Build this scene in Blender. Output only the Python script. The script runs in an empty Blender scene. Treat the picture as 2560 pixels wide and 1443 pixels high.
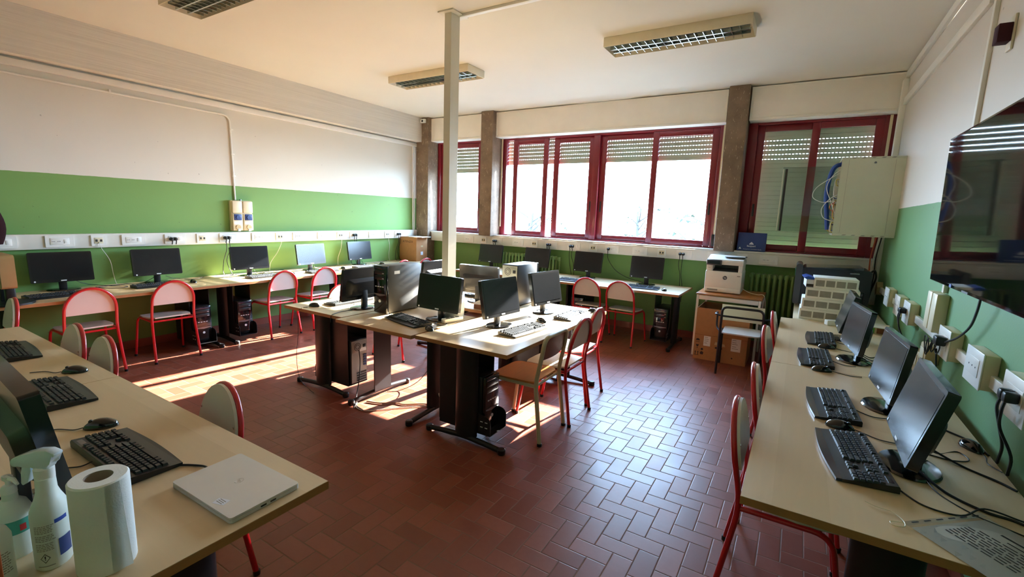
import bpy, bmesh, math, random
from mathutils import Vector, Matrix

random.seed(7)
SC = bpy.context.scene
COL = SC.collection
PI = math.pi
rad = math.radians

# ---------------------------------------------------------------- camera
YAW, PITCH, ROLL, FPX, HC = 0.547391964, 0.157180176, 0.0357117717, 1164.5, 1.63
f0 = Vector((-math.sin(YAW), math.cos(YAW), 0)); r0 = Vector((math.cos(YAW), math.sin(YAW), 0)); u0 = Vector((0, 0, 1))
fw = f0 * math.cos(PITCH) - u0 * math.sin(PITCH); up = u0 * math.cos(PITCH) + f0 * math.sin(PITCH)
r1 = r0 * math.cos(ROLL) + up * math.sin(ROLL); u1 = up * math.cos(ROLL) - r0 * math.sin(ROLL)
cam_d = bpy.data.cameras.new('camera'); cam = bpy.data.objects.new('camera', cam_d); COL.objects.link(cam)
cam_d.sensor_fit = 'HORIZONTAL'; cam_d.sensor_width = 36; cam_d.lens = 36 * FPX / 2560; cam_d.clip_start = .02; cam_d.clip_end = 400
cam.matrix_world = Matrix(((r1.x, u1.x, -fw.x, 0), (r1.y, u1.y, -fw.y, 0), (r1.z, u1.z, -fw.z, HC), (0, 0, 0, 1)))
SC.camera = cam

# ---------------------------------------------------------------- sky, sun, exposure
wd = bpy.data.worlds.new('sky'); SC.world = wd; wd.use_nodes = True
nt = wd.node_tree; nt.nodes.clear()
bg = nt.nodes.new('ShaderNodeBackground'); wo = nt.nodes.new('ShaderNodeOutputWorld')
tc = nt.nodes.new('ShaderNodeTexCoord'); sx = nt.nodes.new('ShaderNodeSeparateXYZ'); cr = nt.nodes.new('ShaderNodeValToRGB')
cr.color_ramp.elements[0].position = 0.0; cr.color_ramp.elements[0].color = (.56, .76, 1.0, 1)
cr.color_ramp.elements[1].position = .75; cr.color_ramp.elements[1].color = (.32, .57, 1.0, 1)
nt.links.new(tc.outputs['Generated'], sx.inputs[0]); nt.links.new(sx.outputs['Z'], cr.inputs[0])
nt.links.new(cr.outputs[0], bg.inputs[0]); bg.inputs[1].default_value = 16.0
nt.links.new(bg.outputs[0], wo.inputs[0])
sun_d = bpy.data.lights.new('sun', 'SUN'); sun = bpy.data.objects.new('sun', sun_d); COL.objects.link(sun)
sun_d.energy = 37; sun_d.angle = rad(.55); sun_d.color = (1.0, .95, .89)
sun.rotation_mode = 'QUATERNION'
sun.rotation_quaternion = Vector((-.113, -1, -.396)).to_track_quat('-Z', 'Y')
SC.view_settings.view_transform = 'Standard'; SC.view_settings.look = 'None'
SC.view_settings.exposure = 2.05; SC.view_settings.gamma = 1; SC.view_settings.use_curve_mapping = False
SC.cycles.max_bounces = 12; SC.cycles.diffuse_bounces = 7; SC.cycles.transparent_max_bounces = 16
SC.cycles.caustics_reflective = False; SC.cycles.caustics_refractive = False
SC.cycles.sample_clamp_indirect = 6.0
SC.cycles.use_denoising = True
def portal(x0, x1, z0, z1):
    d = bpy.data.lights.new('window_portal', 'AREA'); o = bpy.data.objects.new('window_portal', d); COL.objects.link(o)
    d.shape = 'RECTANGLE'; d.size = x1 - x0; d.size_y = z1 - z0; d.cycles.is_portal = True
    o.location = ((x0 + x1) / 2, 7.0, (z0 + z1) / 2); o.rotation_euler = (rad(-90), 0, 0)
portal(-5.82, -5.0, 1.34, 2.4); portal(-4.42, -1.14, 1.35, 2.5)

# ---------------------------------------------------------------- materials
def lin(c):
    c /= 255.0
    return c / 12.92 if c <= .04045 else ((c + .055) / 1.055) ** 2.4
def L3(rgb): return (lin(rgb[0]), lin(rgb[1]), lin(rgb[2]), 1)
MATS = {}
def N(nt, t, **kw):
    n = nt.nodes.new(t)
    for k, v in kw.items(): setattr(n, k, v)
    return n
def math_node(nt, op, a, b=None, c=None):
    n = nt.nodes.new('ShaderNodeMath'); n.operation = op
    for i, v in enumerate((a, b, c)):
        if v is None: continue
        if isinstance(v, (int, float)): n.inputs[i].default_value = v
        else: nt.links.new(v, n.inputs[i])
    return n.outputs[0]
def mixc(nt, fac, a, b, mode='MIX'):
    n = nt.nodes.new('ShaderNodeMix'); n.data_type = 'RGBA'; n.blend_type = mode
    for i, v in ((0, fac), (6, a), (7, b)):
        if isinstance(v, (int, float)): n.inputs[i].default_value = v
        elif isinstance(v, tuple): n.inputs[i].default_value = v
        else: nt.links.new(v, n.inputs[i])
    return n.outputs[2]
def new_mat(name):
    m = bpy.data.materials.new(name); m.use_nodes = True; nt = m.node_tree; nt.nodes.clear()
    b = nt.nodes.new('ShaderNodeBsdfPrincipled'); o = nt.nodes.new('ShaderNodeOutputMaterial')
    nt.links.new(b.outputs[0], o.inputs[0]); MATS[name] = m
    return m, nt, b
def noise(nt, scale, detail=3, coord='Object', stretch=None, rough=.55):
    t = N(nt, 'ShaderNodeTexCoord'); v = t.outputs[coord]
    if stretch:
        mp = N(nt, 'ShaderNodeMapping'); mp.inputs['Scale'].default_value = stretch; nt.links.new(v, mp.inputs[0]); v = mp.outputs[0]
    n = N(nt, 'ShaderNodeTexNoise'); n.inputs['Scale'].default_value = scale; n.inputs['Detail'].default_value = detail; n.inputs['Roughness'].default_value = rough
    nt.links.new(v, n.inputs['Vector'])
    return n.outputs['Fac']
def bump(nt, b, h, strength=.2, dist=.01):
    n = N(nt, 'ShaderNodeBump'); n.inputs['Strength'].default_value = strength; n.inputs['Distance'].default_value = dist
    nt.links.new(h, n.inputs['Height']); nt.links.new(n.outputs[0], b.inputs['Normal'])
def P(name, rgb, rough=.5, metal=0.0, var=.06, scale=9.0, bumps=0.0, bscale=120.0, spec=.5, coat=0.0, stretch=None):
    """painted, plastic or metal surface: a base colour with slight mottling and optional grain"""
    m, nt, b = new_mat(name); c = L3(rgb)
    d = tuple(x * (1 - 2 * var) for x in c[:3]) + (1,); e = tuple(min(1, x * (1 + var)) for x in c[:3]) + (1,)
    nt.links.new(mixc(nt, noise(nt, scale, stretch=stretch), d, e), b.inputs['Base Color'])
    b.inputs['Roughness'].default_value = rough; b.inputs['Metallic'].default_value = metal; b.inputs['Specular IOR Level'].default_value = spec
    b.inputs['Coat Weight'].default_value = coat; b.inputs['Coat Roughness'].default_value = .08
    if bumps: bump(nt, b, noise(nt, bscale), bumps, .004)
    return m

# walls: green dado paint below a fixed height, off-white above, dark rub marks
def wall_mat(name, zsplit, white, green):
    m, nt, b = new_mat(name)
    g = N(nt, 'ShaderNodeNewGeometry'); s = N(nt, 'ShaderNodeSeparateXYZ'); nt.links.new(g.outputs['Position'], s.inputs[0])
    wob = math_node(nt, 'MULTIPLY', math_node(nt, 'SUBTRACT', noise(nt, 14), .5), .008)
    fac = math_node(nt, 'GREATER_THAN', math_node(nt, 'ADD', s.outputs['Z'], wob), zsplit)
    n1 = noise(nt, 1.6, 5); 
    w = mixc(nt, n1, tuple(x * .93 for x in L3(white)[:3]) + (1,), L3(white))
    gr = mixc(nt, n1, tuple(x * .9 for x in L3(green)[:3]) + (1,), L3(green))
    col = mixc(nt, fac, gr, w)
    sp = math_node(nt, 'GREATER_THAN', noise(nt, 26, 1), .80)
    nt.links.new(mixc(nt, math_node(nt, 'MULTIPLY', sp, .35), col, L3((70, 62, 50))), b.inputs['Base Color'])
    b.inputs['Roughness'].default_value = .55; b.inputs['Specular IOR Level'].default_value = .25
    bump(nt, b, noise(nt, 90, 4), .12, .004)
wall_mat('wall_paint', 1.868, (222, 219, 208), (122, 162, 92))
wall_mat('wall_paint_facing', 1.822, (218, 212, 202), (108, 152, 102))
P('ceiling_paint', (226, 221, 210), .8, var=.03, scale=1.3, bumps=.08, bscale=60, spec=.2)
# whitewashed board-marked beam
m, nt, b = new_mat('beam_paint')
nt.links.new(mixc(nt, noise(nt, 3, 5, stretch=(8, .25, 14)), L3((204, 199, 188)), L3((230, 226, 216))), b.inputs['Base Color'])
b.inputs['Roughness'].default_value = .8; bump(nt, b, noise(nt, 5, 4, stretch=(10, .2, 16)), .5, .01)
# bare brown concrete of the pillars
m, nt, b = new_mat('raw_concrete')
n1 = noise(nt, 7, 6); n2 = noise(nt, 45, 4, stretch=(1, 1, .35))
c1 = mixc(nt, n1, L3((92, 74, 58)), L3((150, 128, 106)))
c1 = mixc(nt, math_node(nt, 'MULTIPLY', math_node(nt, 'GREATER_THAN', n2, .64), .55), c1, L3((186, 170, 148)))
nt.links.new(c1, b.inputs['Base Color']); b.inputs['Roughness'].default_value = .75; bump(nt, b, noise(nt, 60, 5), .35, .006)
# herringbone terracotta floor, 10 x 20 cm tiles
m, nt, b = new_mat('terracotta_tiles')
g = N(nt, 'ShaderNodeNewGeometry'); s = N(nt, 'ShaderNodeSeparateXYZ'); nt.links.new(g.outputs['Position'], s.inputs[0])
A = .1
u = math_node(nt, 'DIVIDE', math_node(nt, 'SUBTRACT', s.outputs['X'], -.71), A); v = math_node(nt, 'DIVIDE', math_node(nt, 'SUBTRACT', s.outputs['Y'], .25), A)
ix = math_node(nt, 'FLOOR', u); iy = math_node(nt, 'FLOOR', v); fx = math_node(nt, 'SUBTRACT', u, ix); fy = math_node(nt, 'SUBTRACT', v, iy)
k = math_node(nt, 'FLOORED_MODULO', math_node(nt, 'ADD', math_node(nt, 'SUBTRACT', ix, iy), 2.0), 4.0)
vert = math_node(nt, 'GREATER_THAN', k, 1.5)
def sel(a, bb): return math_node(nt, 'ADD', math_node(nt, 'MULTIPLY', a, math_node(nt, 'SUBTRACT', 1.0, vert)), math_node(nt, 'MULTIPLY', bb, vert))
kv = math_node(nt, 'SUBTRACT', 3.0, k)
along = sel(math_node(nt, 'ADD', fx, k), math_node(nt, 'ADD', fy, kv)); acr = sel(fy, fx)
idx = sel(math_node(nt, 'SUBTRACT', ix, k), math_node(nt, 'ADD', ix, 37.0)); idy = sel(iy, math_node(nt, 'ADD', math_node(nt, 'SUBTRACT', iy, kv), 61.0))
ed = math_node(nt, 'MINIMUM', math_node(nt, 'MINIMUM', along, math_node(nt, 'SUBTRACT', 2.0, along)), math_node(nt, 'MINIMUM', acr, math_node(nt, 'SUBTRACT', 1.0, acr)))
tile = math_node(nt, 'SMOOTH_MIN', math_node(nt, 'DIVIDE', ed, .045), 1.0, .2)
cmb = N(nt, 'ShaderNodeCombineXYZ'); nt.links.new(idx, cmb.inputs[0]); nt.links.new(idy, cmb.inputs[1])
wn = N(nt, 'ShaderNodeTexWhiteNoise', noise_dimensions='2D'); nt.links.new(cmb.outputs[0], wn.inputs['Vector'])
tcol = mixc(nt, wn.outputs['Value'], L3((124, 66, 50)), L3((148, 86, 68)))
tcol = mixc(nt, math_node(nt, 'MULTIPLY', noise(nt, 30, 4), .45), tcol, L3((120, 58, 42)))
grout = math_node(nt, 'LESS_THAN', ed, .024)
nt.links.new(mixc(nt, grout, tcol, L3((126, 92, 74))), b.inputs['Base Color'])
rg = math_node(nt, 'ADD', math_node(nt, 'MULTIPLY', noise(nt, 3, 3), .10), math_node(nt, 'ADD', .30, math_node(nt, 'MULTIPLY', wn.outputs['Value'], .06)))
nt.links.new(math_node(nt, 'ADD', rg, math_node(nt, 'MULTIPLY', grout, .5)), b.inputs['Roughness'])
b.inputs['Specular IOR Level'].default_value = .33
hgt = math_node(nt, 'ADD', tile, math_node(nt, 'MULTIPLY', noise(nt, 14, 3), .30)); bump(nt, b, hgt, .28, .004)
# pale beech laminate with broad staves
def laminate(name, a, c, axis):
    m, nt, b = new_mat(name)
    st = (9, .7, 1) if axis == 'y' else (.7, 9, 1)
    t = N(nt, 'ShaderNodeTexCoord'); vr = N(nt, 'ShaderNodeTexBrick')
    mp = N(nt, 'ShaderNodeMapping'); mp.inputs['Rotation'].default_value = (0, 0, PI / 2 if axis == 'y' else 0); nt.links.new(t.outputs['Object'], mp.inputs[0]); nt.links.new(mp.outputs[0], vr.inputs['Vector'])
    vr.inputs['Scale'].default_value = 1.0; vr.inputs['Mortar Size'].default_value = 0.0; vr.inputs['Brick Width'].default_value = 1.1; vr.inputs['Row Height'].default_value = .16
    vr.inputs['Color1'].default_value = (0, 0, 0, 1); vr.inputs['Color2'].default_value = (1, 1, 1, 1); vr.offset = .37
    gr = noise(nt, 6, 6, stretch=st)
    base = mixc(nt, vr.outputs['Color'], L3(a), L3(c))
    nt.links.new(mixc(nt, math_node(nt, 'MULTIPLY', gr, .35), base, tuple(x * .78 for x in L3(a)[:3]) + (1,)), b.inputs['Base Color'])
    b.inputs['Roughness'].default_value = .36; b.inputs['Specular IOR Level'].default_value = .45
laminate('beech_x', (208, 180, 140), (222, 197, 160), 'x')
P('beech_edge', (168, 120, 72), .45, var=.12, scale=30, stretch=(1, 1, 20))
P('plywood', (196, 120, 62), .3, var=.12, scale=10, stretch=(1, 8, 1), coat=.3); P('plywood_dark', (128, 78, 46), .35, var=.1, scale=10, stretch=(8, 1, 1), coat=.2)
P('red_tube', (196, 22, 34), .28, coat=.4, var=.03); P('cream_tube', (196, 184, 152), .4); P('black_tube', (28, 28, 34), .35)
P('laminate_white', (212, 208, 200), .35, var=.03); P('laminate_beige', (206, 190, 158), .4, var=.03)
P('laminate_edge', (150, 120, 84), .6)
P('black_plastic', (26, 26, 28), .38, var=.1, bumps=.05, bscale=300); P('black_gloss', (14, 14, 16), .12, coat=.5); P('key_black', (40, 41, 44), .4)
P('blue_black', (34, 38, 60), .22, coat=.5); P('screen_dark', (17, 19, 24), .22, spec=.5); P('bezel_black', (22, 22, 24), .25, coat=.2)
P('tv_screen', (8, 9, 10), .045, spec=.6)
P('steel_black', (44, 42, 44), .4, metal=.5, var=.1); P('steel_grey', (128, 130, 134), .3, metal=.85); P('tower_grey', (92, 92, 92), .42, var=.05, bumps=.05)
P('chrome', (210, 210, 212), .15, metal=1.0); P('zinc', (168, 170, 160), .45, metal=.5, var=.12)
P('trunking', (232, 230, 222), .4, var=.03); P('socket_white', (240, 239, 234), .3, var=.02); P('socket_dark', (46, 44, 42), .5)
P('socket_cream', (226, 214, 182), .4, var=.03); P('socket_tan', (202, 178, 132), .5, var=.05)
P('cream_metal', (224, 214, 188), .4, var=.05, scale=14); P('louvre', (186, 196, 190), .12, metal=.9); P('lamp_inner', (190, 196, 192), .35)
P('column_paint', (214, 210, 196), .5, var=.03); P('panel_white', (238, 233, 224), .5, var=.04, scale=5)
P('window_red', (122, 22, 34), .32, var=.05, coat=.2); P('shutter_grey', (178, 186, 170), .5, var=.06)
P('radiator_green', (118, 150, 84), .4, var=.06); P('baseboard_tile', (150, 82, 62), .35, var=.12); P('sill_stone', (226, 224, 218), .35)
P('cardboard', (178, 128, 82), .8, var=.08, scale=20); P('cardboard_dark', (120, 80, 50), .85); P('print_black', (40, 34, 30), .7); P('paper', (236, 236, 232), .8, var=.02); P('print_grey', (150, 148, 140), .8, var=.1, scale=40)
P('blue_card', (40, 62, 122), .4); P('print_white', (222, 226, 236), .6); P('blue_ink', (30, 70, 160), .5); P('green_ink', (70, 150, 40), .5); P('brown_ink', (120, 66, 36), .6)
P('printer_white', (230, 228, 220), .4, var=.02); P('printer_grey', (70, 72, 76), .35); P('cabinet_grey', (200, 206, 186), .4, var=.03)
P('cable_black', (22, 21, 21), .5); P('cable_white', (222, 222, 214), .5); P('cable_yellow', (206, 190, 60), .5); P('cable_blue', (40, 80, 160), .5); P('cable_orange', (210, 96, 60), .5)
P('bottle_white', (222, 230, 222), .35, var=.02); P('trigger_clear', (214, 226, 232), .2, coat=.3); P('tissue', (240, 240, 236), .95, bumps=.15, bscale=220); P('core_card', (168, 150, 130), .9)
P('laptop_silver', (205, 205, 203), .34, metal=.35, var=.02); P('tan_plastic', (170, 140, 92), .5); P('maroon_cloth', (58, 18, 24), .95, bumps=.4, bscale=90); P('orange_wood', (168, 82, 34), .45, var=.12, scale=16)
P('red_sign', (196, 40, 40), .5); P('teal_label', (70, 160, 140), .5); P('led_white', (225, 228, 232), .4)
P('bark', (56, 54, 54), .9, var=.2); P('leaf', (50, 60, 50), .8, var=.3); P('ground_grass', (104, 100, 94), .95, var=.25, scale=3)
def clear(name, tint, refl, rough=0.02):
    m = bpy.data.materials.new(name); m.use_nodes = True; nt = m.node_tree; nt.nodes.clear(); MATS[name] = m
    tr = N(nt, 'ShaderNodeBsdfTransparent'); gl = N(nt, 'ShaderNodeBsdfGlossy'); mx = N(nt, 'ShaderNodeMixShader'); o = N(nt, 'ShaderNodeOutputMaterial')
    tr.inputs[0].default_value = tint; gl.inputs['Roughness'].default_value = rough
    lw = N(nt, 'ShaderNodeLayerWeight'); lw.inputs['Blend'].default_value = .25
    nt.links.new(math_node(nt, 'ADD', math_node(nt, 'MULTIPLY', lw.outputs['Fresnel'], .16), refl), mx.inputs[0])
    nt.links.new(tr.outputs[0], mx.inputs[1]); nt.links.new(gl.outputs[0], mx.inputs[2]); nt.links.new(mx.outputs[0], o.inputs[0])
# PVC shutter slats let a little daylight through
m = MATS['shutter_grey']; nt = m.node_tree; pb = [n for n in nt.nodes if n.type == 'BSDF_PRINCIPLED'][0]; ou = [n for n in nt.nodes if n.type == 'OUTPUT_MATERIAL'][0]
tl = N(nt, 'ShaderNodeBsdfTranslucent'); tl.inputs[0].default_value = L3((196, 206, 186)); mx = N(nt, 'ShaderNodeMixShader'); mx.inputs[0].default_value = .05
nt.links.new(pb.outputs[0], mx.inputs[1]); nt.links.new(tl.outputs[0], mx.inputs[2]); nt.links.new(mx.outputs[0], ou.inputs[0])
clear('glass', (.93, .95, .94, 1), .02); clear('door_glass', (.82, .86, .84, 1), .05); clear('plastic_sleeve', (.93, .94, .95, 1), .05, .25)

# ---------------------------------------------------------------- mesh helpers
class MB:
    def __init__(self): self.bm = bmesh.new()
    def xf(self, vs, M):
        for v in vs: v.co = M @ v.co
    def box(self, x0, x1, y0, y1, z0, z1, bev=0.0, M=None, seg=2):
        r = bmesh.ops.create_cube(self.bm, size=1); vs = r['verts']
        for v in vs: v.co = Vector(((x0 + x1) / 2 + v.co.x * (x1 - x0), (y0 + y1) / 2 + v.co.y * (y1 - y0), (z0 + z1) / 2 + v.co.z * (z1 - z0)))
        if bev > 0:
            es = list({e for v in vs for e in v.link_edges})
            r2 = bmesh.ops.bevel(self.bm, geom=es, offset=bev, segments=seg, affect='EDGES', profile=.5)
            vs = list({v for f in r2['faces'] for v in f.verts} | {v for v in vs if v.is_valid})
        if M is not None: self.xf(vs, M)
        return vs
    def ring(self, c, a, b, r, seg): return [self.bm.verts.new(c + a * (r * math.cos(2 * PI * i / seg)) + b * (r * math.sin(2 * PI * i / seg))) for i in range(seg)]
    def bridge(self, A, B):
        n = len(A)
        for i in range(n):
            try: self.bm.faces.new((A[i], A[(i + 1) % n], B[(i + 1) % n], B[i]))
            except ValueError: pass
    def tube(self, pts, r, seg=8, closed=False, caps=True, M=None, flat=None):
        pts = [Vector(p) for p in pts]; n = len(pts)
        if M is not None: pts = [M @ p for p in pts]
        rr = r if isinstance(r, (list, tuple)) else [r] * n
        rings = []; a = None
        for i, p in enumerate(pts):
            if closed: t = (pts[(i + 1) % n] - pts[i - 1])
            else: t = pts[min(i + 1, n - 1)] - pts[max(i - 1, 0)]
            t.normalize()
            if a is None: a = t.orthogonal().normalized()
            else:
                a = a - t * a.dot(t)
                a = a.normalized() if a.length > 1e-6 else t.orthogonal().normalized()
            rings.append(self.ring(p, a, t.cross(a), rr[i], seg))
        for i in range(n - 1): self.bridge(rings[i], rings[i + 1])
        if closed: self.bridge(rings[-1], rings[0])
        elif caps:
            self.bm.faces.new(list(reversed(rings[0]))); self.bm.faces.new(rings[-1])
        return [v for R in rings for v in R]
    def cyl(self, p0, p1, r, r2=None, seg=16): return self.tube([p0, p1], [r, r if r2 is None else r2], seg)
    def lathe(self, prof, seg=24, c=(0, 0, 0), sx=1.0, sy=1.0):
        c = Vector(c); R = []
        for r, z in prof: R.append([self.bm.verts.new(c + Vector((sx * r * math.cos(2 * PI * i / seg), sy * r * math.sin(2 * PI * i / seg), z))) for i in range(seg)])
        for i in range(len(R) - 1): self.bridge(R[i], R[i + 1])
        if prof[0][0] > 1e-5: self.bm.faces.new(list(reversed(R[0])))
        if prof[-1][0] > 1e-5: self.bm.faces.new(R[-1])
        return [v for q in R for v in q]
    def prism(self, poly, d0, d1, axis='z', M=None):
        """poly: 2-D outline; axis z -> (x,y), y -> (x,z), x -> (y,z); extruded from d0 to d1"""
        def at(p, d): return Vector((p[0], p[1], d)) if axis == 'z' else Vector((p[0], d, p[1])) if axis == 'y' else Vector((d, p[0], p[1]))
        A = [self.bm.verts.new(at(p, d0)) for p in poly]; B = [self.bm.verts.new(at(p, d1)) for p in poly]
        self.bm.faces.new(list(reversed(A))); self.bm.faces.new(B); self.bridge(A, B)
        if M is not None: self.xf(A + B, M)
        return A + B
    def soften(self, off, seg=2):
        bmesh.ops.bevel(self.bm, geom=list(self.bm.edges), offset=off, segments=seg, affect='EDGES', profile=.5)
    def sheet(self, fn, nu, nv, th=0.0):
        """surface fn(u,v) for u,v in 0..1, given thickness th"""
        G = [[self.bm.verts.new(Vector(fn(i / nu, j / nv))) for j in range(nv + 1)] for i in range(nu + 1)]
        fs = [self.bm.faces.new((G[i][j], G[i + 1][j], G[i + 1][j + 1], G[i][j + 1])) for i in range(nu) for j in range(nv)]
        if th: bmesh.ops.solidify(self.bm, geom=fs, thickness=th)
    def build(self, name, mat, parent=None, M=None, smooth=38):
        bm = self.bm
        if M is not None: bmesh.ops.transform(bm, matrix=M, verts=bm.verts)
        bmesh.ops.recalc_face_normals(bm, faces=bm.faces)
        if smooth:
            lim = rad(smooth)
            for e in bm.edges:
                if len(e.link_faces) == 2 and e.calc_face_angle(0) > lim: e.smooth = False
            for f in bm.faces: f.smooth = True
        me = bpy.data.meshes.new(name); bm.to_mesh(me); bm.free()
        me.materials.append(MATS[mat]); o = bpy.data.objects.new(name, me); COL.objects.link(o)
        if parent is not None: o.parent = parent
        return o
def Bx(name, mat, parent, *b, bev=0.0, M=None):
    m = MB(); m.box(*b, bev=bev, M=M); return m.build(name, mat, parent)
def arc(cx, cy, r, a0, a1, n, ry=None): return [(cx + r * math.cos(rad(a0 + (a1 - a0) * i / n)), cy + (ry or r) * math.sin(rad(a0 + (a1 - a0) * i / n))) for i in range(n + 1)]
def rrect(x0, x1, y0, y1, r, n=5): return arc(x1 - r, y1 - r, r, 0, 90, n) + arc(x0 + r, y1 - r, r, 90, 180, n) + arc(x0 + r, y0 + r, r, 180, 270, n) + arc(x1 - r, y0 + r, r, 270, 360, n)
def fillet(pts, r, n=5):
    pts = [Vector(p) for p in pts]; out = [pts[0]]
    for i in range(1, len(pts) - 1):
        a, b, c = pts[i - 1], pts[i], pts[i + 1]
        d1 = (a - b); d2 = (c - b); k = min(r, d1.length * .49, d2.length * .49)
        p0 = b + d1.normalized() * k; p1 = b + d2.normalized() * k
        for j in range(n + 1):
            t = j / n; out.append(p0 * (1 - t) ** 2 + b * (2 * t * (1 - t)) + p1 * t ** 2)
    return out + [pts[-1]]
def spline(pts, n=6):
    P_ = [Vector(p) for p in pts]; P_ = [P_[0] * 2 - P_[1]] + P_ + [P_[-1] * 2 - P_[-2]]; out = []
    for i in range(1, len(P_) - 2):
        a, b, c, d = P_[i - 1:i + 3]
        for j in range(n):
            t = j / n
            out.append(.5 * ((2 * b) + (c - a) * t + (2 * a - 5 * b + 4 * c - d) * t * t + (3 * b - a - 3 * c + d) * t ** 3))
    return out + [P_[-2]]
def tag(o, label, cat=None, group=None, kind=None):
    if label: o['label'] = label
    if cat: o['category'] = cat
    if group: o['group'] = group
    if kind: o['kind'] = kind
    return o
def thing(name, label, cat, loc=(0, 0, 0), rz=0.0, group=None):
    o = bpy.data.objects.new(name, None); COL.objects.link(o); o.empty_display_size = .05
    o.location = loc; o.rotation_euler = (0, 0, rad(rz))
    return tag(o, label, cat, group)
KIDS = {}
def kids(o):
    return [c for c in COL.objects if c.parent == o]
def dup(root, loc, rz, label, group=None):
    if root.name not in KIDS: KIDS[root.name] = [(c, kids(c)) for c in kids(root)]
    r = root.copy(); COL.objects.link(r); r.location = loc; r.rotation_euler = (0, 0, rad(rz)); r['label'] = label
    if group: r['group'] = group
    for ch, gs in KIDS[root.name]:
        c = ch.copy(); COL.objects.link(c); c.parent = r
        for g_ in gs:
            d = g_.copy(); COL.objects.link(d); d.parent = c
    return r
def place(proto_list, key, maker, loc, rz, label, group=None):
    """first use moves the prototype itself, later uses copy it"""
    if key not in proto_list:
        o = maker(); proto_list[key] = o; o.location = loc; o.rotation_euler = (0, 0, rad(rz)); o['label'] = label
        if group: o['group'] = group
        return o
    return dup(proto_list[key], loc, rz, label, group)
PR = {}
def struct(o, label=None):
    o['kind'] = 'structure'
    if label: o['label'] = label
    return o
def text(name, s, size, mat, parent, loc, rot, align='CENTER', ext=.0004, bold=0.0, sx=1.0):
    cu = bpy.data.curves.new(name, 'FONT'); cu.body = s; cu.size = size; cu.align_x = align; cu.align_y = 'CENTER'; cu.extrude = ext; cu.offset = bold; cu.resolution_u = 3
    t = bpy.data.objects.new(name + '_tmp', cu); COL.objects.link(t)
    dg = bpy.context.evaluated_depsgraph_get(); me = bpy.data.meshes.new_from_object(t.evaluated_get(dg)); bpy.data.objects.remove(t)
    me.materials.clear(); me.materials.append(MATS[mat]); me.name = name
    o = bpy.data.objects.new(name, me); COL.objects.link(o); o.parent = parent; o.location = loc; o.rotation_euler = rot; o.scale = (sx, 1, 1)
    return o
ORD = ['first', 'second', 'third', 'fourth', 'fifth', 'sixth', 'seventh', 'eighth', 'ninth', 'tenth', 'eleventh', 'twelfth', 'thirteenth', 'fourteenth', 'fifteenth', 'sixteenth', 'seventeenth', 'eighteenth']
DZ = .74
# ================================================================ ROOM SHELL
XL, XR, YB, YF, CH = -6.25, .80, 6.82, -1.4, 3.31
struct(Bx('floor', 'terracotta_tiles', None, XL - .3, XR + .3, YF - .2, 7.1, -.15, 0), 'terracotta tile floor laid in herringbone')
struct(Bx('ceiling', 'ceiling_paint', None, XL - .3, XR + .3, YF - .2, 7.15, CH, CH + .2), 'off-white plastered ceiling')
struct(Bx('wall_left', 'wall_paint', None, XL - .2, XL, YF - .2, 7.1, 0, CH), 'wall with green dado and off-white upper part')
struct(Bx('wall_right', 'wall_paint_facing', None, XR, XR + .2, YF - .2, 7.1, 0, CH), 'wall with green dado behind the television')
struct(Bx('wall_front', 'wall_paint', None, XL - .2, XR + .2, YF - .2, YF, 0, CH), 'wall opposite the windows')
struct(Bx('wall_back', 'wall_paint', None, XL, XR, YB, 7.02, 0, 1.25), 'green parapet wall below the windows')
w = MB(); w.box(XL, XR, 6.98, 7.15, 2.9, CH)
struct(w.build('trim_12', 'panel_white'), 'strip of wall above the windows')
struct(Bx('trim_1', 'beam_paint', None, XL, -6.09, YF, 6.66, 2.885, CH), 'whitewashed concrete beam along the wall under the ceiling')
# pillars of bare concrete
for i, (x0, x1, y0, z0) in enumerate([(-6.22, -5.93, 6.63, 0), (-4.755, -4.51, 6.62, 1.255), (-.958, -.72, 6.62, 1.255)]):
    m = MB(); m.box(x0, x1, y0, 7.0, z0, CH, bev=.008)
    struct(m.build('trim_%d' % (2 + i), 'raw_concrete'), ['bare brown concrete pillar in the room corner', 'bare brown concrete pillar between the narrow and the wide window', 'bare brown concrete pillar beside the shuttered window'][i])
# white steel column in the middle of the room
m = MB(); m.box(-2.783, -2.712, 3.31, 3.425, .012, CH - .012)
col = struct(m.build('trim_5', 'column_paint'), 'slim white steel column standing amid the central desks')
m = MB(); m.box(-2.83, -2.665, 3.27, 3.49, CH - .012, CH, bev=.003); m.build('top_plate', 'column_paint', col)
m = MB(); m.box(-2.84, -2.655, 3.27, 3.49, 0, .012, bev=.003); m.build('base_plate', 'column_paint', col)
# ceiling duct that starts at the column
m = MB(); m.box(-2.70, .79, 3.40, 3.445, CH - .022, CH, bev=.004)
struct(m.build('trim_6', 'trunking'), 'thin white cable duct on the ceiling from the column')
# shutter boxes over the windows
for i, (x0, x1) in enumerate([(-5.945, -4.815), (-4.515, -.975), (-.708, .795)]):
    m = MB(); m.box(x0, x1, 6.72, 6.985, 2.895, CH - .015, bev=.004)
    h = struct(m.build('trim_%d' % (7 + i), 'panel_white'), ['shutter box above the narrow window', 'long shutter box above the wide window', 'shutter box above the shuttered window'][i])
    b = MB(); z0, z1 = 2.895, CH - .015
    b.box(x0, x1, 6.708, 6.722, z0, z0 + .03, bev=.003); b.box(x0, x0 + .025, 6.712, 6.722, z0 + .03, z1); b.box(x1 - .025, x1, 6.712, 6.722, z0 + .03, z1); b.box(x0, x1, 6.714, 6.722, z1 - .02, z1)
    b.build('box_border', 'panel_white', h)
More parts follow.
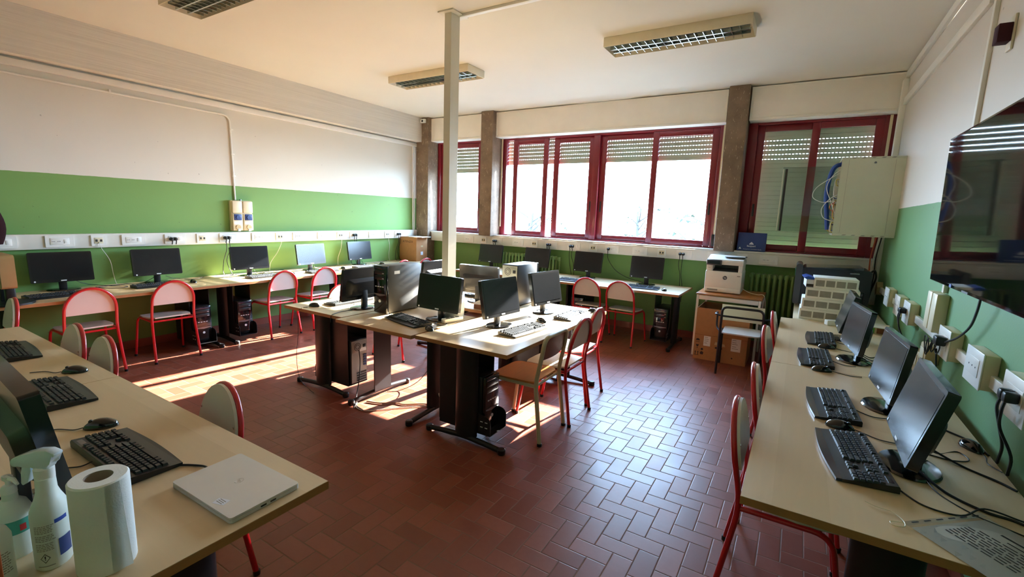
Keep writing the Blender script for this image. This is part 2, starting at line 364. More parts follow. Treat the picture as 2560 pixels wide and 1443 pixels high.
# jamb strip between last window and the right wall, window sill
struct(Bx('trim_10', 'panel_white', None, .775, .80, 6.72, 7.0, 1.25, 2.895), 'white jamb strip in the room corner')
m = MB(); m.box(-5.93, -4.755, 6.71, 6.99, 1.25, 1.272, bev=.004); m.box(-4.51, -.958, 6.71, 6.99, 1.25, 1.272, bev=.004); m.box(-.72, .775, 6.71, 6.99, 1.25, 1.272, bev=.004)
struct(m.build('trim_11', 'sill_stone'), 'white window sill')
# baseboards
struct(Bx('baseboard_left', 'baseboard_tile', None, XL, XL + .012, YF, 6.62, 0, .09)); struct(Bx('baseboard_back', 'baseboard_tile', None, -5.93, XR, YB - .012, YB, 0, .09)); struct(Bx('baseboard_right', 'baseboard_tile', None, XR - .012, XR, YF, YB, 0, .09))

# ================================================================ WINDOWS
def bars(mb, x0, x1, z0, z1, wl, wr, wb, wt, y0, y1, bev=.006):
    mb.box(x0, x0 + wl, y0, y1, z0, z1, bev=bev); mb.box(x1 - wr, x1, y0, y1, z0, z1, bev=bev)
    mb.box(x0 + wl, x1 - wr, y0, y1, z0, z0 + wb, bev=bev); mb.box(x0 + wl, x1 - wr, y0, y1, z1 - wt, z1, bev=bev)
def shutter(root, x0, x1, z0, z1, rows, pitch=.0575, y=7.045):
    m = MB(); z = z0
    m.box(x0, x1, y - .008, y + .008, z0, z0 + .03, bev=.003); z += .03
    while z < z1:
        zt = min(z + pitch - .0065, z1)
        m.box(x0, x1, y - .006, y + .006, z, zt, bev=.0025, seg=1)
        if zt >= z1: break
        if any(a <= zt <= b for a, b in rows):
            x = x0
            while x < x1:
                m.box(x, min(x + .018, x1), y - .003, y + .003, zt, zt + .0065); x += .038
        else: m.box(x0, x1, y - .003, y + .003, zt, zt + .0065)
        z += pitch
    m.build('roller_shutter', 'shutter_grey', root)
def sash(root, x0, x1, z0, z1, y, handle=None, wl=.085, wr=.085, wb=.075, wt=.075):
    m = MB(); bars(m, x0, x1, z0, z1, wl, wr, wb, wt, y - .018, y + .018)
    s_ = m.build('sash', 'window_red', root)
    p = MB(); p.box(x0 + wl, x1 - wr, y - .002, y + .002, z0 + wb, z1 - wt); p.build('pane', 'glass', s_)
    if handle is not None:
        h = MB(); h.box(handle - .012, handle + .012, y - .026, y - .018, 1.72, 1.88, bev=.003); h.build('handle', 'black_plastic', s_)
    return s_
def strap(root, x, z0, z1):
    m = MB(); m.box(x - .014, x + .014, 6.872, 6.876, z0, z1); m.build('shutter_strap', 'socket_cream', root)
ZB, ZT = 1.272, 2.895
# narrow window in the corner
w1 = struct(thing('window_1', 'narrow red framed window beside the room corner', None))
m = MB(); bars(m, -5.93, -4.755, ZB, ZT, .06, .18, .02, .03, 6.90, 6.99); m.build('frame', 'window_red', w1)
sash(w1, -5.88, -4.93, ZB + .02, ZT - .03, 6.945, -4.975); shutter(w1, -5.9, -4.8, 2.36, 2.98, [(2.3, 2.9)])
# wide window
w2 = struct(thing('window_2', 'wide red framed sliding window with half lowered shutters', None))
m = MB(); bars(m, -4.51, -.958, ZB, ZT, .10, .10, .02, .03, 6.90, 6.99); m.box(-2.835, -2.735, 6.90, 6.99, ZB + .02, ZT - .03, bev=.006); m.build('frame', 'window_red', w2)
za, zb = ZB + .02, ZT - .03
sash(w2, -4.27, -3.615, za, zb, 6.922); sash(w2, -3.53, -2.835, za, zb, 6.966, -2.86, wl=.095)
sash(w2, -2.735, -1.86, za, zb, 6.966, -2.69, wl=.095); sash(w2, -1.94, -1.06, za, zb, 6.922, -1.105, wr=.085)
shutter(w2, -4.48, -1.0, 2.475, 2.98, [(2.3, 2.9)]); strap(w2, -1.0, 1.40, 2.89); strap(w2, -4.53 + .05, 1.42, 2.89)
m = MB(); m.box(-1.03, -.975, 6.85, 6.90, 1.30, 1.46, bev=.008); m.build('strap_winder', 'black_plastic', w2)
# window with the shutter right down
w3 = struct(thing('window_3', 'red framed sliding window with shutter fully lowered', None))
m = MB(); bars(m, -.72, .775, ZB, ZT, .11, .10, .02, .03, 6.90, 6.99); m.build('frame', 'window_red', w3)
sash(w3, -.615, .065, za, zb, 6.966, -.57); sash(w3, -.02, .68, za, zb, 6.922); shutter(w3, -.68, .74, 1.28, 2.98, [(2.40, 2.70)]); strap(w3, .725, 1.40, 2.89)

# ================================================================ OUTSIDE
struct(Bx('outside_ground', 'ground_grass', None, -40, 40, 7.6, 90, -1.3, -1.0), 'grass outside the windows')
def tree(x, y, h, seed, label):
    R = random.Random(seed); t = thing('bare_tree', label, 'tree', (x, y, -1.0), 0, 'trees outside the windows')
    m = MB(); m.tube(spline([(0, 0, 0), (R.uniform(-.1, .1), 0, h * .5), (R.uniform(-.3, .3), 0, h)], 4), [.12 - .01 * i for i in range(9)], 8); m.build('trunk', 'bark', t)
    b = MB(); lv = MB()
    for i in range(16):
        z = h * R.uniform(.25, .95); a = R.uniform(0, 2 * PI); l = R.uniform(.5, 1.5)
        p0 = Vector((0, 0, z)); p1 = p0 + Vector((math.cos(a) * l * .5, math.sin(a) * l * .5, l * .3)); p2 = p1 + Vector((math.cos(a + R.uniform(-.6, .6)) * l * .5, math.sin(a) * l * .4, R.uniform(-.1, .5) * l))
        b.tube([p0, p1, p2], [.03, .018, .008], 5)
        for j in range(9):
            c = p1.lerp(p2, R.random()) + Vector((R.uniform(-.2, .2), R.uniform(-.2, .2), R.uniform(-.15, .15))); s_ = R.uniform(.04, .09)
            n = [lv.bm.verts.new(c + Vector((R.uniform(-s_, s_), R.uniform(-s_, s_), R.uniform(-s_, s_)))) for _ in range(4)]
            try: lv.bm.faces.new(n)
            except ValueError: pass
    b.build('branches', 'bark', t); lv.build('leaves', 'leaf', t, smooth=0)
tree(-13.2, 14.5, 3.4, 3, 'bare tree seen through the narrow window'); tree(-7.4, 13.0, 2.7, 5, 'small tree low in the left panes of the wide window')
tree(-4.9, 16.5, 2.9, 9, 'leafy sapling seen in the middle of the wide window'); tree(-1.9, 13.5, 2.6, 12, 'small tree by the right edge of the wide window')

# ================================================================ CABLE DUCTS ON THE WALLS
m = MB(); m.box(XL, XL + .045, YF, 6.63, 2.80, 2.862, bev=.004); tag(m.build('cable_duct', 'trunking'), 'white cable duct running just under the concrete beam', 'cable duct')
m = MB(); m.tube(fillet([(XL + .013, YF + .3, 2.745), (XL + .013, 3.30, 2.725), (XL + .013, 3.315, 1.69)], .09, 6), .011, 8); tag(m.build('conduit_pipe', 'trunking'), 'thin white conduit bending down to the beige socket box', 'conduit')
c_ = bpy.data.objects['conduit_pipe']
for z in (2.55, 2.25, 1.98): Bx('pipe_clip', 'trunking', c_, XL + .001, XL + .027, 3.295, 3.335, z, z + .02, bev=.003)
for y in (-.5, .9, 2.1): Bx('pipe_clip', 'trunking', c_, XL + .001, XL + .027, y, y + .02, 2.722, 2.76, bev=.003)
m = MB(); m.box(XL + .001, XL + .06, YF + .3, 6.62, 1.140, 1.284, bev=.005)
tr_l = tag(m.build('cable_trunking', 'trunking'), 'long white socket trunking on the green wall under the beige socket box', 'trunking')
m = MB(); m.box(-5.92, .79, 6.72, YB - .001, 1.10, 1.249, bev=.005)
tr_b = tag(m.build('cable_trunking', 'trunking'), 'white socket trunking below the window sill', 'trunking')
m = MB(); m.box(XR - .024, XR, 1.2, 6.7, .955, 1.01, bev=.004)
tr_r = tag(m.build('cable_trunking', 'trunking'), 'narrow white trunking joining the surface sockets under the television', 'trunking')
m = MB(); m.tube([(XL + .012, 6.56, 1.284), (XL + .012, 6.56, 2.80)], .012, 8); m.tube([(XL + .012, 6.60, 1.284), (XL + .012, 6.60, 2.80)], .008, 8)
tag(m.build('conduit_pipe', 'trunking'), 'pair of thin upright conduits in the corner by the concrete pillar', 'conduit')
# ducts up by the ceiling on the right wall
m = MB(); m.box(XR - .03, XR - .001, YF + .3, 6.66, 3.215, 3.285, bev=.004); tag(m.build('cable_duct', 'trunking'), 'white duct along the top of the television wall', 'cable duct')
m = MB(); m.box(XR - .025, XR, 3.9, 6.66, 2.93, 3.005, bev=.004); tag(m.build('cable_duct', 'trunking'), 'lower white duct ending above the television', 'cable duct')
m = MB(); m.box(XR - .022, XR, 3.775, 3.815, 1.25, 3.21, bev=.003); tag(m.build('cable_duct', 'trunking'), 'thin upright duct passing behind the television edge', 'cable duct')
m = MB(); m.box(XR - .05, XR, 6.60, 6.70, .76, 3.2, bev=.004); tag(m.build('cable_duct', 'trunking'), 'broad upright duct in the corner behind the network cabinet', 'cable duct')
for nm, yy0, yy1, lab in (('cable_duct', 3.835, 3.935, 'first of two short upright tan ducts under the television corner, farther from the viewer'), ('cable_duct', 3.70, 3.81, 'second of two short upright tan ducts under the television corner, nearer the viewer')):
    m = MB(); m.box(XR - .06, XR, yy0, yy1, 1.011, 1.245, bev=.006); tag(m.build(nm, 'socket_cream'), lab, 'cable duct')

# ================================================================ SOCKETS (local: plate faces -Y, back at y=0)
def make_socket():
    t = thing('wall_socket', 'x', 'socket')
    m = MB(); m.prism(rrect(-.105, .105, -.055, .055, .006), -.012, 0, 'y'); m.build('plate', 'socket_white', t)
    m = MB(); m.box(-.07, .07, -.016, -.012, -.032, .032, bev=.002); m.build('insert', 'socket_white', t)
    for x in (-.048, -.008):
        m = MB(); m.cyl((x, -.0165, 0), (x, -.0155, 0), .015, seg=12)
        o = m.build('outlet', 'socket_white', t)
        m = MB()
        for dx in (-.009, 0, .009): m.cyl((x + dx, -.0175, 0), (x + dx, -.0165, 0), .0032, seg=8)
        m.build('contact_holes', 'socket_dark', o)
    m = MB(); m.box(.03, .055, -.019, -.016, -.02, .02, bev=.002); m.build('switch', 'socket_white', t)
    return t
def make_data():
    t = thing('data_socket', 'x', 'data socket')
    m = MB(); m.prism(rrect(-.06, .06, -.055, .055, .006), -.012, 0, 'y'); m.build('plate', 'socket_white', t)
    m = MB(); m.box(-.036, .036, -.015, -.012, -.03, .03, bev=.002); o = m.build('insert', 'socket_cream', t)
    m = MB(); m.box(-.028, -.01, -.0165, -.015, -.012, .012); m.box(.01, .028, -.0165, -.015, -.012, .012); m.build('jack', 'socket_dark', o)
    return t
def make_plug():
    t = thing('power_plug', 'x', 'plug')
    m = MB(); m.lathe([(.001, -.046), (.012, -.044), (.02, -.03), (.0205, 0), (.0, 0)], 12); m.build('plug_body', 'black_plastic', t, M=Matrix.Rotation(rad(-90), 4, 'X') @ Matrix.Translation((0, 0, 0)))
    m = MB(); m.tube(spline([(0, -.035, -.004), (0, -.034, -.03), (0, -.022, -.06)], 4), .0055, 6); m.build('cord_sleeve', 'black_plastic', t)
    return t
wallpos = {'left': (lambda a, z: (XL + .06, a, z), 90), 'back': (lambda a, z: (a, 6.72, z), 0)}
PLUGS = []
def outlet_row(wall, zc, items, phrase):
    f, rz = wallpos[wall]; ns = nd = 0
    for kind, a, plugs in items:
        if kind == 's':
            place(PR, 'socket', make_socket, f(a, zc), rz, '%s white twin socket plate from the %s' % (ORD[ns], phrase), 'twin sockets on the ' + wall + ' trunking'); ns += 1
        else:
            place(PR, 'data', make_data, f(a, zc), rz, '%s small data socket plate from the %s' % (ORD[nd], phrase), 'data sockets on the ' + wall + ' trunking'); nd += 1
        for j in range(plugs):
            s_ = (-.048, -.008)[j]; p = f(a, zc)
            q = (p[0] + .0175, a + s_, zc) if wall == 'left' else (a + s_, p[1] - .0175, zc)
            place(PR, 'plug', make_plug, q, rz, 'black plug, %s in %s twin socket from the %s' % (('first', 'second')[j], ORD[ns - 1], phrase) if plugs > 1 else 'lone black plug in the window trunking with a sweeping lead', 'black plugs in the trunking'); PLUGS.append((wall, q))
outlet_row('left', 1.214, [('s', 1.18, 0), ('s', 1.58, 0), ('d', 1.88, 0), ('s', 2.18, 0), ('s', 2.58, 2), ('d', 2.87, 0), ('s', 3.175, 2), ('s', 3.58, 0), ('d', 3.87, 0), ('s', 4.17, 0), ('s', 4.575, 0), ('d', 4.88, 0), ('s', 5.17, 2), ('s', 5.56, 0), ('d', 5.87, 0), ('s', 6.15, 2)], 'green wall near end')
outlet_row('back', 1.175, [('s', -5.03, 0), ('d', -4.71, 0), ('s', -4.43, 2), ('s', -4.01, 0), ('d', -3.695, 0), ('s', -3.39, 2), ('s', -2.99, 2), ('d', -2.67, 0), ('s', -2.37, 1), ('s', -1.955, 0), ('d', -1.64, 0), ('s', -1.335, 2), ('s', -.93, 0), ('d', -.61, 0), ('s', -.31, 0)], 'carton end under the windows')

# beige double socket box below the conduit
t = thing('industrial_socket_box', 'beige box of two blue sockets above the wall trunking', 'socket box', (XL, 3.37, 1.30), 90)
m = MB(); m.box(-.135, .135, -.055, 0, 0, .385, bev=.008); m.build('housing', 'socket_cream', t)
for x in (-.068, .068):
    m = MB(); m.box(x - .062, x + .062, -.085, -.055, .225, .38, bev=.012); m.build('blank_cover', 'socket_cream', t)
    m = MB(); m.box(x - .062, x + .062, -.080, -.055, .004, .218, bev=.008); u_ = m.build('socket_module', 'socket_cream', t)
    m = MB(); m.box(x - .048, x + .048, -.084, -.080, .135, .212, bev=.004); m.cyl((x, -.092, .172), (x, -.084, .172), .024); m.build('switch_window', 'blue_card', u_)
    m = MB(); m.box(x - .05, x + .05, -.0815, -.080, .082, .12); m.build('rating_label', 'paper', u_)
    m = MB(); m.cyl((x, -.092, .045), (x, -.08, .045), .03); m.build('socket_lid', 'socket_tan', u_)
    m = MB(); m.box(x - .012, x + .022, -.094, -.08, -.006, .03, bev=.003); m.build('latch', 'trigger_clear', u_)
m = MB(); m.cyl((0, -.03, .385), (0, -.03, .40), .014); m.build('cable_gland', 'steel_grey', t)

# surface sockets on the right wall (local faces -Y -> -X)
def make_surface():
    t = thing('surface_socket', 'x', 'socket')
    m = MB(); m.box(-.115, .115, -.052, 0, -.08, .08, bev=.006); m.build('back_box', 'socket_cream', t)
    m = MB(); m.box(-.118, .118, -.058, -.052, -.083, .083, bev=.003); m.build('cover_plate', 'socket_white', t)
    m = MB(); m.box(-.08, .08, -.0605, -.058, -.035, .045, bev=.002); o = m.build('insert', 'socket_white', t)
    m = MB()
    for x in (-.045, 0, .045): m.cyl((x, -.0615, .005), (x, -.0605, .005), .004, seg=8)
    m.build('contact_holes', 'socket_dark', o)
    return t
lab = ['nearest white surface socket with black plugs at the edge of the picture', 'white surface socket with an open cover under the television', 'white surface socket behind the coiled black cable', 'white surface socket with two black plugs before the paired tan ducts', 'tan lit surface socket second from the far corner', 'tan lit surface socket nearest the far corner']
for i, (y, z) in enumerate([(2.40, 1.02), (2.885, 1.015), (3.42, 1.01), (4.52, 1.005), (4.93, 1.0), (5.48, 1.0)]):
    place(PR, 'surf', make_surface, (XR, y, z), -90, lab[i], 'surface sockets under the television')
for i, (y, z, lab_) in enumerate([(3.76, .87, 'tan adaptor box hanging below the coiled black cable'), (3.92, .79, 'lower tan adaptor box by the desk edge')]):
    m = MB(); m.box(XR - .07, XR, y - .075, y + .075, z - .06, z + .06, bev=.01); t = tag(m.build('adaptor_box', 'socket_tan'), lab_, 'adaptor')
    m = MB(); m.box(XR - .075, XR - .07, y - .05, y + .05, z - .035, z + .035, bev=.002); m.build('cover_plate', 'socket_cream', t)
m = MB(); m.cyl((XR - .05, 6.25, .99), (XR, 6.25, .99), .075, seg=6); tag(m.build('junction_box', 'socket_tan'), 'six sided tan junction box beside the black office machine', 'junction box')

# ================================================================ CEILING LIGHTS
def make_light():
    t = thing('ceiling_light', 'x', 'ceiling light', (0, 0, 0), 0, 'louvred ceiling lights')
    m = MB(); m.box(-.635, .635, -.165, .165, -.085, 0, bev=.006)
    # hollow the underside
    dn = [f for f in m.bm.faces if f.normal.z < -.9 and f.calc_area() > .2]
    m.bm.normal_update(); dn = sorted(m.bm.faces, key=lambda f: f.calc_center_median().z)[:1]
    r = bmesh.ops.inset_region(m.bm, faces=dn, thickness=.028, depth=0); bmesh.ops.translate(m.bm, verts=list({v for f in dn for v in f.verts}), vec=(0, 0, .07))
    m.build('housing', 'cream_metal', t)
    g_ = MB(); n = 17
    for i in range(1, n):
        x = -.605 + 1.21 * i / n
        g_.prism([(-.135, -.082), (.135, -.082), (.135, -.045), (-.135, -.045)], x - .002, x + .002, 'x')
    g_.build('louvre_blades', 'louvre', t)
    g_ = MB()
    for y in (-.045, .045): g_.prism([(-.605, -.084), (.605, -.084), (.605, -.04), (-.605, -.04)], y - .006, y + .006, 'y')
    g_.build('louvre_rails', 'louvre', t)
    for y in (-.09, 0, .09):
        g_ = MB(); g_.cyl((-.59, y, -.03), (.59, y, -.03), .012, seg=10); g_.build('fluorescent_tube', 'lamp_inner', t)
    return t
for loc, lab_ in (((-1.155, 4.60, CH), 'louvred fluorescent light nearest the television wall'), ((-4.06, 4.65, CH), 'louvred fluorescent light partly behind the white column'), ((-4.06, 2.13, CH), 'louvred fluorescent light cut by the top of the picture')):
    place(PR, 'light', make_light, loc, 0, lab_)

# ================================================================ RADIATORS
def radiator(x0, x1, y, z0, z1, label):
    t = thing('cast_radiator', label, 'radiator', ((x0 + x1) / 2, y, 0)); n = int((x1 - x0) / .062); w_ = (x1 - x0)
    for i in range(n):
        x = -w_ / 2 + (i + .5) * w_ / n; m = MB()
        for dy in (-.045, .045):
            m.tube([(x, dy, z0), (x, dy, z0 + .06), (x, dy, z1 - .06), (x, dy, z1)], [.016, .021, .021, .016], 10)
        for z in (z0 + .03, z1 - .03): m.box(x - .031, x + .031, -.055, .055, z - .028, z + .028, bev=.02, seg=3)
        m.build('section', 'radiator_green', t)
    m = MB(); m.tube([(w_ / 2, 0, z1 - .04), (w_ / 2 + .05, 0, z1 - .04), (w_ / 2 + .06, 0, z1 - .06), (w_ / 2 + .06, 0, 0.0)], .011, 8); m.build('feed_pipe', 'radiator_green', t)
    m = MB(); m.box(w_ / 2 + .035, w_ / 2 + .085, -.025, .025, z1 - .075, z1 - .01, bev=.01); m.build('valve', 'radiator_green', t)
    for x in (-w_ / 2 + .1, w_ / 2 - .1):
        m = MB(); m.box(x - .015, x + .015, -.02, .115, z0 + .0, z0 + .02); m.build('bracket', 'radiator_green', t)
radiator(-4.28, -3.27, 6.69, .16, 1.0, 'green painted cast radiator behind the far monitors')
radiator(-.50, .08, 6.69, .16, 1.0, 'green painted cast radiator behind the printer')
# ================================================================ FURNITURE AND EQUIPMENT BUILDERS
def make_desk(L, D, mat):
    t = thing('computer_desk', 'x', 'desk')
    m = MB(); m.box(-L / 2 + .0012, L / 2 - .0012, -D / 2 + .0012, D / 2 - .0012, DZ - .028, DZ); top = m.build('tabletop', mat, t)
    m = MB(); z0, z1 = DZ - .0275, DZ - .0012; a, b_ = L / 2, D / 2
    for q in ((-a, a, -b_, -b_ + .0015), (-a, a, b_ - .0015, b_), (-a, -a + .0015, -b_ + .0015, b_ - .0015), (a - .0015, a, -b_ + .0015, b_ - .0015)): m.box(q[0], q[1], q[2], q[3], z0, z1)
    m.build('edge_band', 'beech_edge', top)
    for s in (-1, 1):
        x = s * (L / 2 - .085)
        # hollow curved upright, wide in the depth direction
        m = MB(); w_ = .095
        o = [(-w_, -s * .03), (w_, -s * .03)] + [(w_ * math.cos(rad(q)), -s * .03 + s * .055 * math.sin(rad(q))) for q in range(15, 180, 15)]
        m.prism([(x + p[1], p[0]) for p in o], .05, DZ - .045, 'z'); lg = m.build('leg', 'steel_black', t)
        m = MB(); m.tube(fillet([(x, -D * .41, .022), (x, -D * .2, .038), (x, 0, .046), (x, D * .2, .038), (x, D * .41, .022)], .1, 3), .02, 10); m.bm.verts.ensure_lookup_table()
        f = m.build('foot', 'steel_black', lg)
        for e_ in (-1, 1):
            m = MB(); m.lathe([(.0, 0), (.024, 0), (.028, .008), (.028, .036), (.02, .044), (0, .046)], 14, (x, e_ * D * .41, 0)); m.build('end_cap', 'black_plastic', lg)
        m = MB(); m.box(x - .03, x + .03, -D * .38, D * .38, DZ - .048, DZ - .028, bev=.004); m.build('top_bracket', 'steel_black', lg)
    m = MB(); m.box(-L / 2 + .1, L / 2 - .1, -.02, .02, DZ - .085, DZ - .045, bev=.004); m.build('crossbar', 'steel_black', t)
    return t
def make_chair():
    t = thing('school_chair', 'x', 'chair', group='red tubed school chairs')
    # back frame: rear feet, up past the seat, arch over the top (user faces +Y)
    L_ = [(-.205, -.235, .006), (-.19, -.165, .44), (-.187, -.205, .63)]
    top = [(-.187 * math.cos(rad(a)), -.205 - .035 * math.sin(rad(a)), .63 + .205 * math.sin(rad(a))) for a in range(10, 171, 10)]
    R_ = [(-p[0], p[1], p[2]) for p in reversed(L_)]
    m = MB(); m.tube(fillet(L_ + top[:1], .1, 4) + top[1:-1] + fillet(top[-1:] + R_, .1, 4), .0125, 10); bf = m.build('back_frame', 'red_tube', t)
    for s in (-1, 1):
        m = MB(); m.tube(fillet([(s * .187, -.175, .425), (s * .20, .165, .435), (s * .222, .235, .006)], .075, 6), .0115, 10); lg = m.build('leg', 'red_tube', t)
        for p in ((s * .205, -.235), (s * .222, .235)):
            m = MB(); m.lathe([(0, 0), (.015, 0), (.0155, .02), (.013, .022), (0, .022)], 10, (p[0], p[1], 0)); m.build('foot_cap', 'black_plastic', lg if p[1] > 0 else bf)
    for q in ((.187, -.165, .425), (.198, .12, .432)):
        m = MB(); m.tube([(-q[0], q[1], q[2]), q], .010, 8); m.build('cross_tube', 'red_tube', t)
    o = [(-.16, -.165)] + [(.16, -.165)] + [(.19, -.08), (.198, .04), (.192, .13), (.17, .185), (.11, .205), (0, .21), (-.11, .205), (-.17, .185), (-.192, .13), (-.198, .04), (-.19, -.08)]
    m = MB(); vs = m.prism(o, .443, .456, 'z')
    for v in vs: v.co.z += .010 * max(0, (-v.co.y) / .165) - .012 * max(0, (v.co.y - .12) / .09)
    m.build('seat', 'laminate_white', t)
    # D shaped backrest fixed to the front of the arch
    def bk(th):
        out = []
        for a in range(0, 181, 10):
            s_ = math.sin(rad(a)); out.append((.193 * math.cos(rad(a)), -.205 - .035 * s_ + th, .632 + .207 * s_))
        return out + [(-.186, -.200 + th, .595), (.186, -.200 + th, .595)]
    m = MB(); A = [m.bm.verts.new(p) for p in bk(.025)]; B = [m.bm.verts.new(p) for p in bk(.0128)]
    m.bm.faces.new(A); m.bm.faces.new(list(reversed(B))); m.bridge(A, B); br = m.build('backrest', 'laminate_white', t)
    for s in (-1, 1):
        m = MB(); m.cyl((s * .172, -.193, .70), (s * .172, -.189, .70), .006, seg=8); m.build('rivet', 'chrome', br)
    return t
def make_wood_chair():
    t = thing('wooden_chair', 'x', 'chair')
    m = MB(); L_ = [(-.205, -.235, .006), (-.19, -.175, .45), (-.19, -.215, .65), (-.188, -.235, .79), (.188, -.235, .79), (.19, -.215, .65), (.19, -.175, .45), (.205, -.235, .006)]
    m.tube(fillet(L_, .075, 6), .0155, 10); bf = m.build('back_frame', 'cream_tube', t)
    for s in (-1, 1):
        m = MB(); m.tube(fillet([(s * .19, -.18, .428), (s * .195, .165, .435), (s * .21, .225, .006)], .06, 6), .0135, 10); lg = m.build('leg', 'cream_tube', t)
        for p in ((s * .205, -.235), (s * .21, .225)):
            m = MB(); m.lathe([(0, 0), (.018, 0), (.0185, .02), (.015, .022), (0, .022)], 10, (p[0], p[1], 0)); m.build('foot_cap', 'black_plastic', lg if p[1] > 0 else bf)
    for q in ((.19, -.17, .428), (.195, .12, .432)):
        m = MB(); m.tube([(-q[0], q[1], q[2]), q], .011, 8); m.build('cross_tube', 'cream_tube', t)
    m = MB(); vs = m.prism(rrect(-.20, .20, -.165, .215, .06, 6), .446, .459, 'z')
    for v in vs: v.co.z += -.010 * max(0, (v.co.y - .12) / .09) - .006 * (1 - (v.co.x / .2) ** 2)
    m.build('seat', 'plywood', t)
    m = MB(); m.sheet(lambda u_, v_: (-.178 + .356 * u_, -.196 - .020 * math.sin(PI * u_) - .035 * v_, .615 + .165 * v_), 12, 4, .012); m.build('backrest', 'plywood_dark', t)
    return t
def make_monitor(w, h, tilt=8, name='computer_monitor', light='led_white', z0=.082, badge=True, thick=.03):
    t = thing(name, 'x', 'monitor')
    T = Matrix.Translation((0, 0, z0 + h * .35)) @ Matrix.Rotation(rad(-tilt), 4, 'X') @ Matrix.Translation((0, 0, -(z0 + h * .35)))
    m = MB(); m.prism(rrect(-w / 2, w / 2, z0, z0 + h, .012, 4), -thick / 2, thick / 2, 'y'); bz = m.build('bezel', 'bezel_black', t, M=T)
    m = MB(); b_ = .017; m.prism(rrect(-w / 2 + b_, w / 2 - b_, z0 + .028, z0 + h - b_, .002, 1), -thick / 2 - .001, -thick / 2 + .004, 'y'); m.build('screen', 'screen_dark', t, M=T)
    m = MB(); hh = h * .58
    A = rrect(-w * .42, w * .42, z0 + .03, z0 + .03 + hh, .03, 4); B = rrect(-w * .33, w * .33, z0 + .05, z0 + .02 + hh * .9, .03, 4)
    a_ = [m.bm.verts.new((p[0], thick / 2, p[1])) for p in A]; c_2 = [m.bm.verts.new((p[0], thick / 2 + .032, p[1])) for p in B]
    m.bridge(a_, c_2); m.bm.faces.new(c_2); m.bm.faces.new(list(reversed(a_))); m.build('back_cover', 'black_plastic', t, M=T)
    m = MB(); m.box(-.03, .03, .016, .045, .008, z0 + h * .42, bev=.006); m.build('neck', 'black_plastic', t)
    m = MB(); m.lathe([(0, 0), (.118, 0), (.122, .004), (.115, .011), (.06, .017), (0, .018)], 28, (0, .01, 0), 1.05, .8); m.build('base', 'black_gloss', t)
    m = MB(); m.cyl((-w / 2 + .028, -thick / 2 - .002, z0 + .014), (-w / 2 + .028, -thick / 2, z0 + .014), .0075, seg=10); m.build('power_light', light, bz, M=T)
    if badge:
        m = MB(); m.box(-.021, .021, -thick / 2 - .0012, -thick / 2, z0 + .009, z0 + .019); m.build('maker_badge', 'led_white', bz, M=T)
    return t
def make_keyboard(palm=False):
    t = thing('keyboard', 'x', 'keyboard')
    zt = lambda y: .014 + (y + .08) * .085
    yb = -.082
    m = MB(); o = [(yb, .002), (yb, .012), (.078, zt(.078)), (.082, .022), (.082, .002)]
    m.prism(o, -.225, .225, 'x'); m.build('body', 'black_plastic', t)
    if palm:
        m = MB(); m.prism([(-.225, yb)] + [(-.225 + .45 * i / 12, yb - .018 - .014 * math.sin(PI * i / 12)) for i in range(13)] + [(.225, yb)], .002, .0125, 'z'); m.build('palm_rest', 'blue_black', t)
    else:
        m = MB(); m.prism([(-.225, yb)] + [(-.225 + .45 * i / 12, yb - .004 - .010 * math.sin(PI * i / 12)) for i in range(13)] + [(.225, yb)], .002, .0118, 'z'); m.build('palm_rest', 'black_plastic', t)
    def keyset(rows):
        m = MB()
        for (x, y, w_) in rows:
            z = zt(y)
            A = [m.bm.verts.new((x + sx_ * w_ / 2, y + sy_ * .0082, z - .001)) for sx_, sy_ in ((-1, -1), (1, -1), (1, 1), (-1, 1))]
            B = [m.bm.verts.new((x + sx_ * (w_ / 2 - .0022), y + sy_ * .006, z + .007)) for sx_, sy_ in ((-1, -1), (1, -1), (1, 1), (-1, 1))]
            m.bm.faces.new(B); m.bridge(A, B)
        return m
    fn = [(-.205, .062, .016)] + [(-.165 + .0188 * i + .010 * (i // 4), .062, .016) for i in range(12)]
    lt = []
    for r, y in enumerate((.034, .0152, -.0036, -.0224, -.0412)):
        x = -.213
        if r < 4:
            ws = [[.0165] * 13 + [.036], [.026] + [.0165] * 12 + [.027], [.031] + [.0165] * 11 + [.041], [.022] + [.0165] * 11 + [.05]][r]
        else: ws = [.024, .02, .02, .105, .02, .02, .02, .024]
        for w_ in ws: lt.append((x + w_ / 2, y, w_)); x += w_ + .0023
    nav = [(.094 + .0188 * i, y, .0165) for i in range(3) for y in (.062, .034, .0152)] + [(.1128, -.0224, .0165)] + [(.094 + .0188 * i, -.0412, .0165) for i in range(3)]
    num = [(.158 + .0188 * i, y, .0165) for i in range(4) for y in (.034, .0152, -.0036, -.0224)] + [(.1675, -.0412, .0355), (.1956, -.0412, .0165), (.2144, -.0412, .0165)]
    for nm, rows in (('function_keys', fn), ('letter_keys', lt), ('navigation_keys', nav), ('number_keys', num)): keyset(rows).build(nm, 'key_black', t, smooth=20)
    m = MB(); m.prism([(.155, .054), (.205, .054), (.205, .07), (.155, .07)], zt(.062) - .003, zt(.062) + .0006, 'z'); m.build('status_panel', 'black_gloss', t)
    m = MB()
    for x in (-.18, .18): m.box(x - .02, x + .02, .06, .08, 0, .004)
    for x in (-.18, .18): m.box(x - .02, x + .02, -.075, -.06, 0, .004)
    m.build('rubber_foot', 'black_plastic', t)
    m = MB(); m.tube(spline([(.02, .08, .012), (.03, .11, .004), (.06, .15, .0035), (.05, .21, .0035)], 5), .0022, 6); m.build('cord', 'cable_black', t)
    return t
